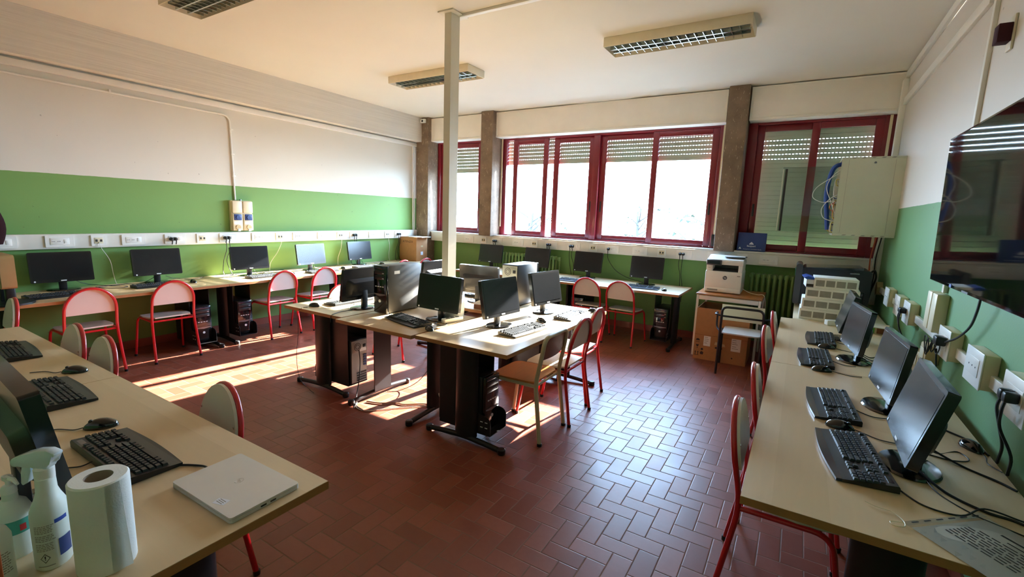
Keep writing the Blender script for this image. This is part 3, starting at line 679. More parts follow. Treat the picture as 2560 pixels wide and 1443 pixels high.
def make_mouse():
    t = thing('computer_mouse', 'x', 'mouse')
    m = MB(); R = bmesh.ops.create_uvsphere(m.bm, u_segments=20, v_segments=14, radius=1)['verts']
    for v in R:
        x, y, z = v.co; taper = 1 - .12 * y
        v.co = Vector((x * .031 * taper, y * .056, max(0.001, .003 + z * (.034 if y < .3 else .034 * (1 - .35 * (y - .3))))))
    m.build('body', 'black_gloss', t)
    m = MB(); m.cyl((-.004, .030, .029), (.004, .030, .029), .007, seg=12); m.build('scroll_wheel', 'key_black', t)
    m = MB(); m.tube(spline([(0, .053, .008), (.004, .085, .003), (.035, .14, .003), (.03, .20, .003)], 5), .002, 6); m.build('cord', 'cable_black', t)
    return t
def make_tower(mat='tower_grey', h=.42, w=.18, d=.42, sticker=False, back_light=False):
    t = thing('computer_tower', 'x', 'computer')
    m = MB(); m.box(-w / 2, w / 2, -d / 2 + .03, d / 2, .012, h, bev=.004); m.box(-w / 2 + .01, w / 2 - .01, -d / 2 + .05, -d / 2 + .09, 0, .012); m.box(-w / 2 + .01, w / 2 - .01, d / 2 - .07, d / 2 - .03, 0, .012); case = m.build('case', mat, t)
    m = MB(); vs = m.box(-w / 2, w / 2, -d / 2, -d / 2 + .03, .006, h, bev=.008); fp = m.build('front_panel', 'black_gloss', t)
    for z in (h - .075, h - .12):
        m = MB(); m.box(-w / 2 + .018, w / 2 - .018, -d / 2 - .003, -d / 2, z, z + .036, bev=.0025); dv = m.build('optical_drive', 'black_plastic', t)
        m = MB(); m.box(w / 2 - .045, w / 2 - .025, -d / 2 - .0045, -d / 2 - .003, z + .008, z + .013); m.build('eject_button', 'led_white', dv)
    m = MB(); m.box(-w / 2 + .014, w / 2 - .014, -d / 2 - .0025, -d / 2, h - .03, h - .012, bev=.002); o = m.build('vent_strip', 'blue_black', fp)
    m = MB(); m.prism([(-w / 2 + .01, h * .42), (w / 2 - .01, h * .42), (w / 2 - .01, h * .4), (0, h * .37), (-w / 2 + .01, h * .4)], -d / 2 - .003, -d / 2, 'y'); m.build('trim_line', 'steel_grey', fp)
    m = MB(); m.cyl((0, -d / 2 - .005, h * .27), (0, -d / 2, h * .27), .013); m.build('power_button', 'led_white', t)
    m = MB()
    for i in range(4): m.box(-.055 + .028 * i, -.037 + .028 * i, -d / 2 - .0018, -d / 2, h * .56, h * .56 + .007)
    m.build('port_row', 'led_white', fp)
    # rear
    m = MB(); m.box(-w / 2 + .006, w / 2 - .006, d / 2, d / 2 + .003, .02, h - .01); rp = m.build('rear_panel', 'zinc', t)
    m = MB(); m.box(-w / 2 + .014, w / 2 - .014, d / 2 + .003, d / 2 + .006, h - .115, h - .02, bev=.002); ps = m.build('power_supply', 'zinc', t)
    m = MB(); m.tube([(.02 + .034 * math.cos(rad(a)), d / 2 + .007, h - .067 + .034 * math.sin(rad(a))) for a in range(0, 360, 20)], .002, 6, closed=True); m.tube([(.02 + .02 * math.cos(rad(a)), d / 2 + .007, h - .067 + .02 * math.sin(rad(a))) for a in range(0, 360, 20)], .002, 6, closed=True); m.build('fan_grille', 'steel_black', ps)
    m = MB(); m.box(-.07, -.04, d / 2 + .006, d / 2 + .012, h - .08, h - .05, bev=.002); m.build('mains_inlet', 'black_plastic', ps)
    m = MB()
    for i in range(5): m.box(-.075, -.045, d / 2 + .003, d / 2 + .009, h - .16 - .022 * i, h - .146 - .022 * i)
    m.build('port_block', 'cable_blue', rp)
    for i in range(4):
        m = MB(); m.box(-.075, .03, d / 2 + .003, d / 2 + .0055, .03 + .022 * i, .045 + .022 * i); m.build('slot_cover', 'steel_black', rp)
    if sticker:
        m = MB(); m.box(w / 2, w / 2 + .0006, -.12, -.055, h - .075, h - .048); m.build('side_label', 'paper', case)
    return t
def make_holder():
    t = thing('computer_holder', 'x', 'computer holder')
    hh = DZ - .05
    for s in (-1, 1):
        x = s * .103
        o = [(-.27, .08), (-.27, .16)] + [(-.215 + .055 * math.cos(rad(a)), .165 + .055 * math.sin(rad(a))) for a in range(170, 89, -16)] + [(-.175, .225), (-.155, .25), (-.15, .30), (-.15, hh), (.19, hh), (.19, .08)]
        m = MB(); m.prism(o, x - .002, x + .002, 'x'); sw = m.build('side_wing', 'steel_black', t)
        m = MB()
        for (a, b_) in ((-.245, .13), (-.245, .17), (-.205, .13), (-.205, .17)): m.box(x + s * .002, x + s * .0026, a, a + .022, b_, b_ + .006)
        m.build('slot', 'led_white', sw)
    m = MB(); m.box(-.105, .105, -.27, .19, .077, .081); m.build('shelf', 'steel_black', t)
    m = MB(); m.box(-.105, .105, -.02, .19, hh - .004, hh); m.box(-.07, .07, 0, .12, hh, DZ - .0285); m.build('hanger', 'steel_black', t)
    return t
def cable(name, label, pts, r, mat, group=None, n=6, plugs=()):
    m = MB(); m.tube(spline(pts, n), r, 6); o = tag(m.build(name, mat), label, 'cable', group)
    return o
# ================================================================ DESKS
G_left, G_front, G_right, G_back, G_mid = 'desks along the green wall', 'desks of the near row', 'desks under the television', 'desks under the windows', 'desks of the central island'
def desk(key, L, D, mat, x, y, rz, label, group): return place(PR, ('desk', L, D, mat), lambda: make_desk(L, D, mat), (x, y, 0), rz, label, group)
# along the left wall (length along Y)
desk('l', 1.8, .78, 'beech_x', -5.845, 1.88, 90, 'beech desk on the green wall carrying the two nearest dark monitors', G_left)
desk('l', 1.8, .78, 'beech_x', -5.845, 3.683, 90, 'partly sunlit beech desk on the green wall below the beige socket box', G_left)
desk('l', 2.0, .78, 'beech_x', -5.845, 5.586, 90, 'beech desk on the green wall nearest the corner carton', G_left)
# near row (length along X)
desk('f', 1.66, .8, 'beech_x', -2.066, .507, 0, 'beech desk in front carrying the silver laptop and paper towel roll', G_front)
desk('f', 1.66, .8, 'beech_x', -3.728, .507, 0, 'beech desk of the near row beyond the joint, with two black keyboards', G_front)
# along the right wall
desk('r', 1.8, .82, 'beech_x', .337, 2.515, 90, 'beech desk under the television carrying the plastic sleeve of paper', G_right)
desk('r', 1.74, .82, 'beech_x', .337, 4.288, 90, 'beech desk under the television with the two farthest monitors', G_right)
# under the windows
desk('b', 1.72, .83, 'beech_x', -2.03, 6.205, 0, 'beech desk under the window with two blue glinting keyboards', G_back)
desk('b', 1.72, .83, 'beech_x', -3.755, 6.205, 0, 'beech desk in front of the far radiator', G_back)
# the island
desk('m', 1.8, .79, 'beech_x', -3.555, 3.385, 90, 'beech desk at the far side of the island with a sunlit mouse on its corner', G_mid)
desk('m', 1.8, .79, 'beech_x', -1.905, 3.345, 90, 'sun-flooded beech desk of the island with three chairs beside it', G_mid)
desk('ms', .83, .80, 'beech_x', -2.73, 2.815, 0, 'short beech desk in the middle of the island before the white column', G_mid)
desk('ms', .83, .80, 'beech_x', -2.73, 3.87, 180, 'short beech desk of the island behind the white column', G_mid)

# ================================================================ CHAIRS
G_ch = 'red tubed school chairs'
def chair(x, y, rz, label): return place(PR, 'chair', make_chair, (x, y, 0), rz, label, G_ch)
chair(-5.645, 1.55, 90, 'red tubed chair before the nearest dark monitor on the green wall')
chair(-5.645, 2.22, 88, 'red tubed chair before the second dark monitor on the green wall')
chair(-5.65, 3.42, 92, 'red tubed chair before the monitor below the beige socket box')
chair(-5.65, 4.02, 91, 'red tubed chair before the bright white screen on the green wall')
chair(-5.65, 5.50, 90, 'first red chair arch peeping over the big grey computer, farther from the column')
chair(-5.65, 6.03, 90, 'second red chair arch peeping over the big grey computer, before the corner carton')
chair(-2.13, .80, 174, 'red backed chair tucked under the near desk beside the silver laptop')
chair(-3.41, .79, 178, 'red backed chair tucked under the near desk row, second from the laptop end')
chair(-3.885, .79, 178, 'red backed chair tucked under the near desk row, third from the laptop end')
chair(-5.25, .795, 176, 'red backed chair at the wall end of the near desk row')
chair(.075, 2.27, -90, 'red tubed chair at the near end of the desks under the television')
chair(.095, 2.92, -88, 'red tubed chair tucked second under the desks below the television')
chair(.08, 4.08, -93, 'red tubed chair tucked third under the desks below the television')
chair(.10, 4.82, -90, 'red tubed chair tucked farthest under the desks below the television')
chair(-2.36, 5.975, 3, 'red tubed chair before the window desk, the one nearer the radiator')
chair(-1.87, 5.965, -4, 'red tubed chair before the window desk, the one nearer the printer')
chair(-1.612, 3.395, 90, 'red tubed chair between the wooden chair and the sunlit seat')
chair(-1.675, 3.862, 92, 'red tubed chair with white sunlit seat at the island')
chair(-3.80, 3.17, -92, 'red tubed chair with sun-bleached back beyond the island')
chair(-3.77, 3.78, -88, 'red tubed chair beyond the island, mostly hidden by the big grey computer')
t = make_wood_chair(); t.location = (-1.66, 2.985, 0); t.rotation_euler = (0, 0, rad(91)); t['label'] = 'chair with orange plywood seat and cream tubes at the island corner'
# black framed chair with arm loops before the carton
t = thing('arm_chair', 'black framed chair with beige back before the printer table', 'chair', (-.43, 5.56, 0), 2)
m = MB(); m.tube(fillet([(-.20, -.235, .006), (-.20, -.20, .45), (-.195, -.235, .745), (.195, -.235, .745), (.20, -.20, .45), (.20, -.235, .006)], .06, 5), .0125, 10); bf = m.build('back_frame', 'black_tube', t)
m = MB(); m.tube([(-.195, -.225, .645), (.195, -.225, .645)], .0105, 8); m.build('back_rail', 'black_tube', t)
for s in (-1, 1):
    m = MB(); m.tube(fillet([(s * .20, -.19, .43), (s * .205, .18, .43), (s * .21, .22, .006)], .05, 5), .0125, 10); m.build('leg', 'black_tube', t)
    m = MB(); m.tube(fillet([(s * .205, -.215, .645), (s * .26, -.20, .655), (s * .265, .08, .63), (s * .262, .06, .46), (s * .205, -.05, .432)], .05, 5), .0105, 8); m.build('armrest', 'black_tube', t)
m = MB(); m.prism(rrect(-.185, .185, -.18, .21, .05), .442, .456, 'z'); m.build('seat', 'laminate_white', t)
m = MB(); m.sheet(lambda u_, v_: (-.2 + .4 * u_, -.208 + .012 * math.sin(PI * u_) - .03 * v_, .60 + .175 * v_), 10, 4, .012); m.build('backrest', 'laminate_beige', t)

# ================================================================ MONITORS, KEYBOARDS, MICE
mon = lambda: make_monitor(.462, .292)
mon2 = lambda: make_monitor(.445, .30, tilt=11, z0=.085)
mon3 = lambda: make_monitor(.485, .298, tilt=14, z0=.08, thick=.035)
def M_(key, fn, x, y, rz, label, group): return place(PR, key, fn, (x, y, DZ), rz, label, group)
GL, GB, GR, GM = 'monitors on the green wall desks', 'monitors on the window desks', 'monitors under the television', 'monitors on the island'
M_('mon', mon, -6.13, 1.56, 86, 'large dark monitor on the green wall desk, at its near end', GL)
M_('mon', mon, -6.09, 2.345, 88, 'dark monitor on the green wall desk with black plugs above it', GL)
M_('mon', mon, -5.95, 3.305, 86, 'monitor with a slanting sunlit streak below the beige socket box', GL)
M_('mon', mon, -5.95, 4.185, 92, 'monitor with bright washed-out white screen on the green wall desk', GL)
M_('mon', mon, -6.06, 5.15, 91, 'small looking monitor on the green wall desk next to the corner carton', GL)
M_('mon2', mon2, -4.38, 6.46, 2, 'monitor before the window, beyond the far side of the white column', GB)
M_('mon2', mon2, -3.50, 6.46, -2, 'monitor before the green radiator, half hidden by a computer case', GB)
M_('mon2', mon2, -2.64, 6.47, -3, 'grey screened monitor on the window desk behind the first red chair', GB)
M_('mon2', mon2, -1.75, 6.42, 3, 'monitor on the window desk nearest the printer', GB)
M_('mon3', mon3, .435, 2.20, -91, 'nearest monitor under the television, with blue sheen on its screen', GR)
M_('mon', mon, .445, 2.885, -86, 'second monitor from the near end under the television', GR)
M_('mon', mon, .385, 3.79, -82, 'third monitor from the near end under the television, turned a little', GR)
M_('mon3', mon3, .37, 4.49, -90, 'monitor tilted far back beside the stacked white boxes', GR)
M_('mon', mon, -2.49, 2.93, -2, 'monitor facing the viewer on the short island desk', GM)
M_('mon', mon, -3.345, 2.86, -88, 'monitor seen from behind over the sunlit island keyboard', GM)
M_('mon', mon, -3.34, 3.86, -88, 'monitor back glaring white in the sun beside the column', GM)
M_('mon', mon, -2.72, 3.83, 183, 'monitor seen from behind between the column and the open computer case', GM)
M_('mon2', mon2, -1.985, 3.09, 84, 'monitor with a slanting light streak on the sunlit island desk', GM)
M_('mon2', mon2, -1.945, 3.80, 82, 'monitor with pale dusty screen on the sunlit island desk', GM)
M_('mon4', lambda: make_monitor(.485, .30, tilt=9, z0=.12, thick=.04), -1.79, .35, 177, 'black monitor seen from behind, beside the white spray bottle', 'monitors on the near desks')
kb = lambda: make_keyboard(False); kp = lambda: make_keyboard(True)
def K_(x, y, rz, label, g, palm=False): return place(PR, 'kp' if palm else 'kb', kp if palm else kb, (x, y, DZ), rz, label, g)
def S_(x, y, rz, label, g): return place(PR, 'mouse', make_mouse, (x, y, DZ), rz, label, g)
KL, KM, KR, KF, KB_ = 'keyboards on the green wall desks', 'keyboards on the island', 'keyboards under the television', 'keyboards on the near desks', 'keyboards on the window desks'
K_(-5.75, 1.42, 95, 'black keyboard under the largest dark monitor on the green wall', KL)
K_(-5.80, 2.23, 92, 'black keyboard behind the second chair on the green wall desk', KL)
K_(-5.72, 3.37, 92, 'sun-bleached keyboard under the monitor with the light streak', KL)
K_(-5.66, 4.16, 90, 'keyboard in front of the bright white screen', KL)
K_(-5.69, 4.98, 88, 'sunlit keyboard beside the corner end of the green wall desks', KL)
K_(-3.64, 2.96, -90, 'keyboard in full sun below the monitor seen from behind', KM)
K_(-2.64, 2.72, -14, 'black keyboard in shade before the monitor facing the viewer', KM)
K_(-1.74, 3.06, 84, 'sun-bleached keyboard with dark keys on the island desk', KM)
K_(-1.68, 3.83, 90, 'keyboard lost in sunlight at the far end of the island desk', KM)
K_(-2.80, 4.06, 180, 'keyboard behind the monitor back beside the column', KM)
K_(.275, 2.15, -83, 'nearest black keyboard with blue palm rest under the television', KR, True)
K_(.235, 2.74, -86, 'second black keyboard with blue palm rest from the near end', KR, True)
K_(.185, 3.67, -88, 'third black keyboard with blue palm rest from the near end', KR, True)
K_(.235, 4.33, -90, 'farthest black keyboard with blue palm rest, by the tilted monitor', KR, True)
K_(-1.94, .60, 180, 'black keyboard between the laptop and the monitor back', KF)
K_(-2.83, .655, 178, 'black keyboard beside the joint of the near desks', KF)
K_(-3.80, .715, 176, 'black keyboard at the far end of the near desks', KF)
K_(-2.63, 5.98, 2, 'blue glinting keyboard behind the chair nearer the radiator', KB_, True)
K_(-1.70, 6.05, 4, 'blue glinting keyboard before the monitor nearest the printer', KB_, True)
SG = 'black computer mice'
S_(-5.81, 2.57, 88, 'black mouse beside the second keyboard on the green wall desk', SG)
S_(-5.69, 3.71, 92, 'black mouse on the sunlit wall desk before the bright white screen', SG)
S_(-5.76, 4.58, 86, 'black mouse beyond the bright white screen', SG)
S_(-5.84, 5.42, 95, 'black mouse near the corner carton', SG)
S_(-3.70, 2.62, -75, 'black mouse at the sunlit corner of the island', SG)
S_(-2.325, 2.625, 60, 'black mouse beside the shaded island keyboard', SG)
S_(-1.79, 3.43, 70, 'black mouse between the two sunlit island keyboards', SG)
S_(.245, 2.455, -95, 'black mouse between the two nearest palm rest keyboards', SG)
S_(.205, 3.385, -80, 'black mouse at the near end of the third palm rest keyboard', SG)
S_(.255, 4.06, -85, 'black mouse at the near end of the farthest palm rest keyboard', SG)
S_(.70, 2.55, -160, 'dark mouse lying against the wall behind the nearest monitor', SG)
S_(-2.275, .64, 150, 'black mouse behind the near keyboard by the monitor back', SG)
S_(-3.13, .80, 140, 'black mouse near the joint of the near desks', SG)
S_(-1.40, 6.02, 20, 'black mouse near the corner of the window desk', SG)
S_(-1.605, 4.13, 80, 'dark mouse at the sunlit far corner of the island desk', SG)

# ================================================================ COMPUTER TOWERS AND HOLDERS
tw = lambda: make_tower('tower_grey', .42, .155, .43, True); tb = lambda: make_tower('black_plastic', .41, .178, .42)
def T_(key, fn, loc, rz, label): return place(PR, key, fn, loc, rz, label, 'computer towers')
def H_(x, y, rz, label): return place(PR, 'hold', make_holder, (x, y, 0), rz, label, 'computer holders under the desks')
T_('tw', tw, (-3.03, 3.0, DZ), 0, 'big grey computer tower standing on the island desk')
T_('tb', tb, (-2.36, 4.03, DZ), 180, 'dark computer tower with open pale rear standing on the island desk')
for (x, y, rz, lh, lt_) in [(-5.83, 2.56, 90, 'holder under the wall desk, the one nearer the viewer', 'black computer under the wall desk, the one nearer the viewer'),
                       (-5.83, 3.03, 90, 'holder under the wall desk, the one nearer the corner', 'black computer under the wall desk, the one nearer the corner'),
                       (-3.44, 2.72, -90, 'holder under the far side of the island', 'computer with its cabled rear toward the island middle'),
                       (-1.97, 2.668, 90, 'holder with slotted wings behind the wooden chair', 'black computer under the island desk behind the wooden chair'),
                       (-2.20, 4.02, 90, 'holder under the far end of the sunlit island desk', 'black computer under the far end of the sunlit island desk'),
                       (-1.43, 6.30, 0, 'holder under the corner of the window desk', 'black computer under the corner of the window desk'),
                       (-2.62, 6.30, 0, 'holder under the window desk behind the island monitor', 'black computer under the window desk behind the island monitor')]:
    H_(x, y, rz, lh); T_('tb', tb, (x, y, .0812), rz, lt_)
# ================================================================ TELEVISION AND BITS ON THE RIGHT WALL
t = thing('television', 'large black wall television reflecting the windows', 'television', (XR - .085, 3.035, 1.745), -90)
Tt = Matrix.Rotation(rad(1.2), 4, 'X')
m = MB(); m.box(-.725, .725, -.02, .025, -.415, .415, bev=.004); body = m.build('casing', 'black_gloss', t, M=Tt)
m = MB(); m.box(-.712, .712, -.0215, -.0195, -.398, .404); m.build('screen', 'tv_screen', t, M=Tt)
m = MB(); m.box(-.35, .35, .02, .082, -.2, .2, bev=.01); m.build('wall_bracket', 'black_plastic', t)
m = MB(); m.prism([(-.62, -.412), (-.585, -.412), (-.58, -.398), (-.60, -.392), (-.622, -.40)], -.0235, -.0215, 'y'); m.build('blue_sticker', 'blue_ink', body, M=Matrix.Translation((.35, 0, 0)) @ Tt)
m = MB(); m.box(-.05, .05, -.022, -.02, -.412, -.403); m.build('maker_badge', 'steel_grey', body, M=Tt)
cable('television_cable', 'black cable hanging from the television to the coiled lead', [(XR - .05, 2.98, 1.345), (XR - .045, 3.02, 1.25), (XR - .04, 3.10, 1.16), (XR - .05, 3.22, 1.08), (XR - .075, 3.30, 1.035)], .0055, 'cable_black')
# coiled lead with its plug
t = thing('coiled_lead', 'coiled black cable tied up on the white socket under the television', 'cable')
m = MB()
for i in range(5):
    a = i * .9; pts = [(XR - .085 - .008 * i, 3.42 + .055 * math.cos(u_ + a) + .02 * i - .03, .985 + .028 * math.sin(u_) * (1 + .2 * i) + .01 * math.cos(u_ * 2)) for u_ in [2 * PI * k_ / 14 for k_ in range(14)]]
    m.tube(pts, .003, 6, closed=True)
m.build('coil', 'cable_black', t)
m = MB(); m.box(XR - .11, XR - .064, 3.32, 3.39, 1.005, 1.055, bev=.008); m.build('power_brick', 'black_plastic', t)
m = MB(); m.tube(spline([(XR - .08, 3.42, .97), (XR - .06, 3.47, .88), (XR - .045, 3.50, .80), (XR - .03, 3.53, .745)], 5), .0045, 6); m.build('hanging_lead', 'cable_black', t)
for i, (y, z, lab_) in enumerate([(4.50, 1.02, 'pair of black plugs in the white socket before the paired tan ducts'), (2.36, 1.035, 'pair of black angled plugs in the nearest white socket')]):
    t = thing('power_plug', lab_, 'plug')
    for dy in (-.02, .024):
        m = MB(); m.box(XR - .105, XR - .061, y + dy - .017, y + dy + .017, z - .02, z + .02, bev=.009); b_ = m.build('plug_body', 'black_plastic', t)
        m = MB(); m.tube(spline([(XR - .095, y + dy, z - .015), (XR - .098, y + dy + .004, z - .06), (XR - .085, y + .01, z - .13), (XR - .06, y - .01 + dy * 2, z - .21), (XR - .052, y + .02 + dy * 2.4, DZ + .004)], 5), .0052, 6); m.build('lead', 'cable_black', t)
t = thing('wall_sensor', 'small dark box on a bracket high on the television wall', 'sensor', (XR, 3.46, 2.625), -90)
m = MB(); m.box(-.035, .035, -.012, 0, -.085, .085, bev=.004); m.build('wall_plate', 'cream_metal', t)
m = MB(); m.box(-.035, .035, -.066, -.012, -.045, .045, bev=.004); m.build('sensor_head', 'maroon_cloth', t)

# ================================================================ NETWORK CABINET
t = thing('network_cabinet', 'grey wall cabinet with open glass door and spilling cables', 'cabinet', (.28, 6.0, 1.532))
W_, H_c, D_c = .58, .803, .52          # along Y, height, depth along X
m = MB(); m.box(0, D_c, 0, .006, .022, H_c - .022); m.build('side_panel', 'cabinet_grey', t)
m = MB(); m.box(0, D_c, W_ - .006, W_, .022, H_c - .022); m.build('side_panel', 'cabinet_grey', t)
for z in (0, H_c - .022):
    m = MB(); m.box(-.002, D_c + .0, -.003, W_ + .003, z, z + .022, bev=.004); p_ = m.build('top_plate' if z else 'bottom_plate', 'cabinet_grey', t)
    m = MB()
    for i in range(5): m.prism([(.08 + .08 * i, z + .006), (.11 + .08 * i, z + .006), (.125 + .08 * i, z + .016), (.095 + .08 * i, z + .016)], -.0042, -.003, 'y')
    m.build('vent_slots', 'print_grey', p_)
m = MB(); m.box(D_c - .006, D_c, .006, W_ - .006, .022, H_c - .022); m.build('back_panel', 'cabinet_grey', t)
m = MB(); m.cyl((.28, -.003, H_c - .06), (.28, 0, H_c - .06), .010); m.build('lock', 'steel_grey', t)
m = MB(); m.box(.06, .062, -.0008, 0, .03, H_c - .03); m.box(.44, .442, -.0008, 0, .03, H_c - .03); m.build('panel_seam', 'print_grey', t)
for i in range(3):
    m = MB(); m.box(.03, .25, .05, W_ - .05, .09 + .22 * i, .14 + .22 * i, bev=.003); e_ = m.build('network_switch', 'black_plastic', t)
    m = MB()
    for k_ in range(12): m.box(.028, .03, .09 + .034 * k_, .115 + .034 * k_, .105 + .22 * i, .125 + .22 * i)
    m.build('port_row', 'cable_yellow', e_)
R = random.Random(4)
for i in range(22):
    mt_ = ['cable_white', 'cable_yellow', 'cable_white', 'cable_blue', 'cable_yellow', 'cable_orange'][i % 6]
    y = R.uniform(.03, .4); z0 = R.choice([.12, .34, .56]) + R.uniform(-.02, .02); z1 = max(.04, z0 - R.uniform(.05, .3)); d = R.uniform(.012, .05)
    m = MB(); m.tube(spline([(.03, y, z0), (-d * .7, y - .01, z0 + .01), (-d, y + R.uniform(-.03, .03), (z0 + z1) / 2), (-d * .6, y + R.uniform(-.05, .05), z1), (.03, y + R.uniform(-.03, .06), z1 - .01)], 5), .0035, 5); m.build('patch_cable', mt_, t)
for pts in ([(.02, .06, .66), (-.07, .05, .60), (-.19, .05, .50), (-.215, .05, .40), (-.12, .05, .345), (-.02, .05, .36), (.03, .06, .30)],
            [(.02, .07, .70), (-.06, .06, .62), (-.10, .06, .50), (-.05, .06, .36), (.0, .06, .24), (.03, .08, .2)],
            [(.02, .05, .44), (-.06, .04, .38), (-.12, .04, .28), (-.10, .04, .19), (-.03, .04, .155), (.03, .06, .16)]):
    m = MB(); m.tube(spline(pts, 7), .0038, 6); m.build('loop_cable', 'cable_white', t)
m = MB(); m.tube(spline([(.03, .2, H_c - .04), (-.06, .2, H_c - .10), (-.09, .2, .45), (-.06, .2, .2), (-.04, .22, .06)], 6), .022, 8); m.build('cable_bundle', 'cable_blue', t)
# open glass door swung back parallel to the window wall
m = MB(); m.box(-.545, -.004, W_ + .006, W_ + .011, .02, H_c - .03); dr = m.build('door', 'door_glass', t)
m = MB(); m.box(-.545, -.530, W_ - .004, W_ + .006, .02, H_c - .05, bev=.003); m.build('door_edge_strip', 'cabinet_grey', dr)
m = MB(); m.box(-.520, -.495, W_ - .002, W_ + .006, .02, H_c - .05, bev=.003); m.build('door_handle', 'black_plastic', dr)
for i, (x, mt_) in enumerate([(.715, 'cable_white'), (.735, 'cable_black'), (.69, 'cable_orange'), (.75, 'cable_white')]):
    cable('hanging_cable', ['white cable', 'black cable', 'reddish cable', 'second white cable'][i] + ' dropping below the network cabinet', [(x, 6.3, 1.531), (x - .005, 6.42 + .02 * i, 1.30), (x + .01, 6.50 + .02 * i, 1.1), (x, 6.55, .90), (x - .01, 6.56 + .01 * i, .76)], .006, mt_, 'cables below the network cabinet')

# ================================================================ PRINTER, ITS TABLE, CARTONS
t = thing('printer_table', 'small wood topped table with white legs under the printer', 'table', (-.643, 6.28, 0))
m = MB(); m.box(-.357, .357, -.345, .345, .755, .775, bev=.003); m.build('tabletop', 'beech_edge', t)
m = MB(); m.box(-.35, .35, -.338, .338, .775, .7755); m.build('top_veneer', 'plywood', t)
for sx_ in (-1, 1):
    for sy_ in (-1, 1):
        m = MB(); m.box(sx_ * .335 - .0125, sx_ * .335 + .0125, sy_ * .33 - .0125, sy_ * .33 + .0125, 0, .755, bev=.002); m.build('leg', 'panel_white', t)
for s in (-1, 1):
    m = MB(); m.box(-.32, .32, s * .33 - .01, s * .33 + .01, .70, .75, bev=.002); m.build('apron', 'panel_white', t)
    m = MB(); m.box(s * .335 - .01, s * .335 + .01, -.32, .32, .70, .75, bev=.002); m.build('apron', 'panel_white', t)
# printer
t = thing('laser_printer', 'white multifunction laser printer with round logo on a small table', 'printer', (-.745, 6.36, .7756), 1)
m = MB(); vs = m.box(-.205, .205, -.24, .24, .006, .265, bev=.012); m.build('body', 'printer_white', t)
m = MB(); m.box(-.19, .19, -.2, .2, 0, .006); m.build('rubber_feet', 'black_plastic', t)
m = MB(); m.box(-.195, .195, -.246, -.24, .012, .062, bev=.003); tr_ = m.build('paper_tray', 'printer_white', t)
m = MB(); m.box(-.17, -.05, -.2475, -.246, .028, .045); m.build('tray_grip', 'print_grey', tr_)
m = MB(); m.box(-.2, -.13, -.225, .22, .265, .345, bev=.004); m.build('output_wall', 'printer_white', t)
m = MB(); m.box(.155, .2, -.225, .22, .265, .345, bev=.004); m.build('output_wall', 'printer_white', t)
m = MB(); m.box(-.13, .155, -.02, .22, .265, .345); m.build('output_back', 'printer_grey', t)
m = MB(); m.prism([(-.225, .266), (-.02, .29), (-.02, .266)], -.13, .155, 'x'); m.build('output_tray', 'printer_grey', t)
m = MB(); m.box(-.205, .205, -.235, .235, .345, .395, bev=.008); m.build('scanner_bed', 'printer_white', t)
m = MB(); m.prism([(-.22, .395), (.2, .395), (.2, .44), (.02, .445), (-.12, .415), (-.22, .405)], -.2, .2, 'x'); m.build('document_feeder', 'printer_white', t)
m = MB(); m.sheet(lambda u_, v_: (-.02 + .24 * u_, -.12 + .26 * v_, .433 + .004 * u_), 2, 2, .004); m.build('feeder_tray', 'printer_grey', t)
m = MB(); m.box(-.2, -.03, -.255, -.235, .335, .40, bev=.006); cp = m.build('control_panel', 'printer_grey', t)
m = MB(); m.box(-.185, -.05, -.2565, -.255, .35, .39); m.build('panel_screen', 'black_gloss', cp)
m = MB(); m.cyl((.02, -.243, .19), (.02, -.24, .19), .024, seg=28); lg = m.build('round_logo', 'printer_grey', t)
text('logo_letters', 'hp', .036, 'printer_white', lg, (.02, -.2434, .192), (PI / 2, 0, 0), sx=.85)
m = MB(); m.box(.15, .185, -.2415, -.24, .215, .225); m.build('model_mark', 'print_grey', t)
text('model_letters', 'MFP', .014, 'print_grey', t, (-.165, -.2412, .30), (PI / 2, 0, 0))
cable('printer_cable', 'pale cable looping from the printer over the table edge', [(-.53, 6.3, .83), (-.45, 6.25, .80), (-.36, 6.2, .79), (-.283, 6.18, .785), (-.26, 6.2, .60), (-.262, 6.25, .3)], .004, 'cable_white')
# carton under the table
t = thing('cardboard_carton', 'big brown carton with handling symbols under the printer table', 'carton', (-.661, 6.06, 0))
m = MB()
m.box(-.285, .285, -.256, -.25, .0, .62); m.box(-.285, .285, .25, .256, .0, .62); m.box(-.285, -.279, -.25, .25, 0, .62); m.box(.279, .285, -.25, .25, 0, .62); m.box(-.279, .279, -.25, .25, 0, .006)
m.build('walls', 'cardboard', t)
m = MB(); m.box(-.285, .285, -.2565, -.256, .298, .301); m.build('fold_line', 'cardboard_dark', t)
for (x0, x1, z0, z1) in ((-.18, -.105, .17, .29), (.12, .22, .155, .305)):
    m = MB(); m.box(x0, x1, -.2568, -.256, z0, z1); lb = m.build('paper_label', 'paper', t)
    m = MB(); zz = z1 - .02
    while zz > z0 + .02:
        m.box(x0 + .01, x0 + .01 + (x1 - x0 - .02) * (.5 + .5 * random.random()), -.2573, -.2568, zz, zz + .006); zz -= .02 + .012 * random.random()
    m.build('print_lines', 'print_grey', lb)
m = MB()
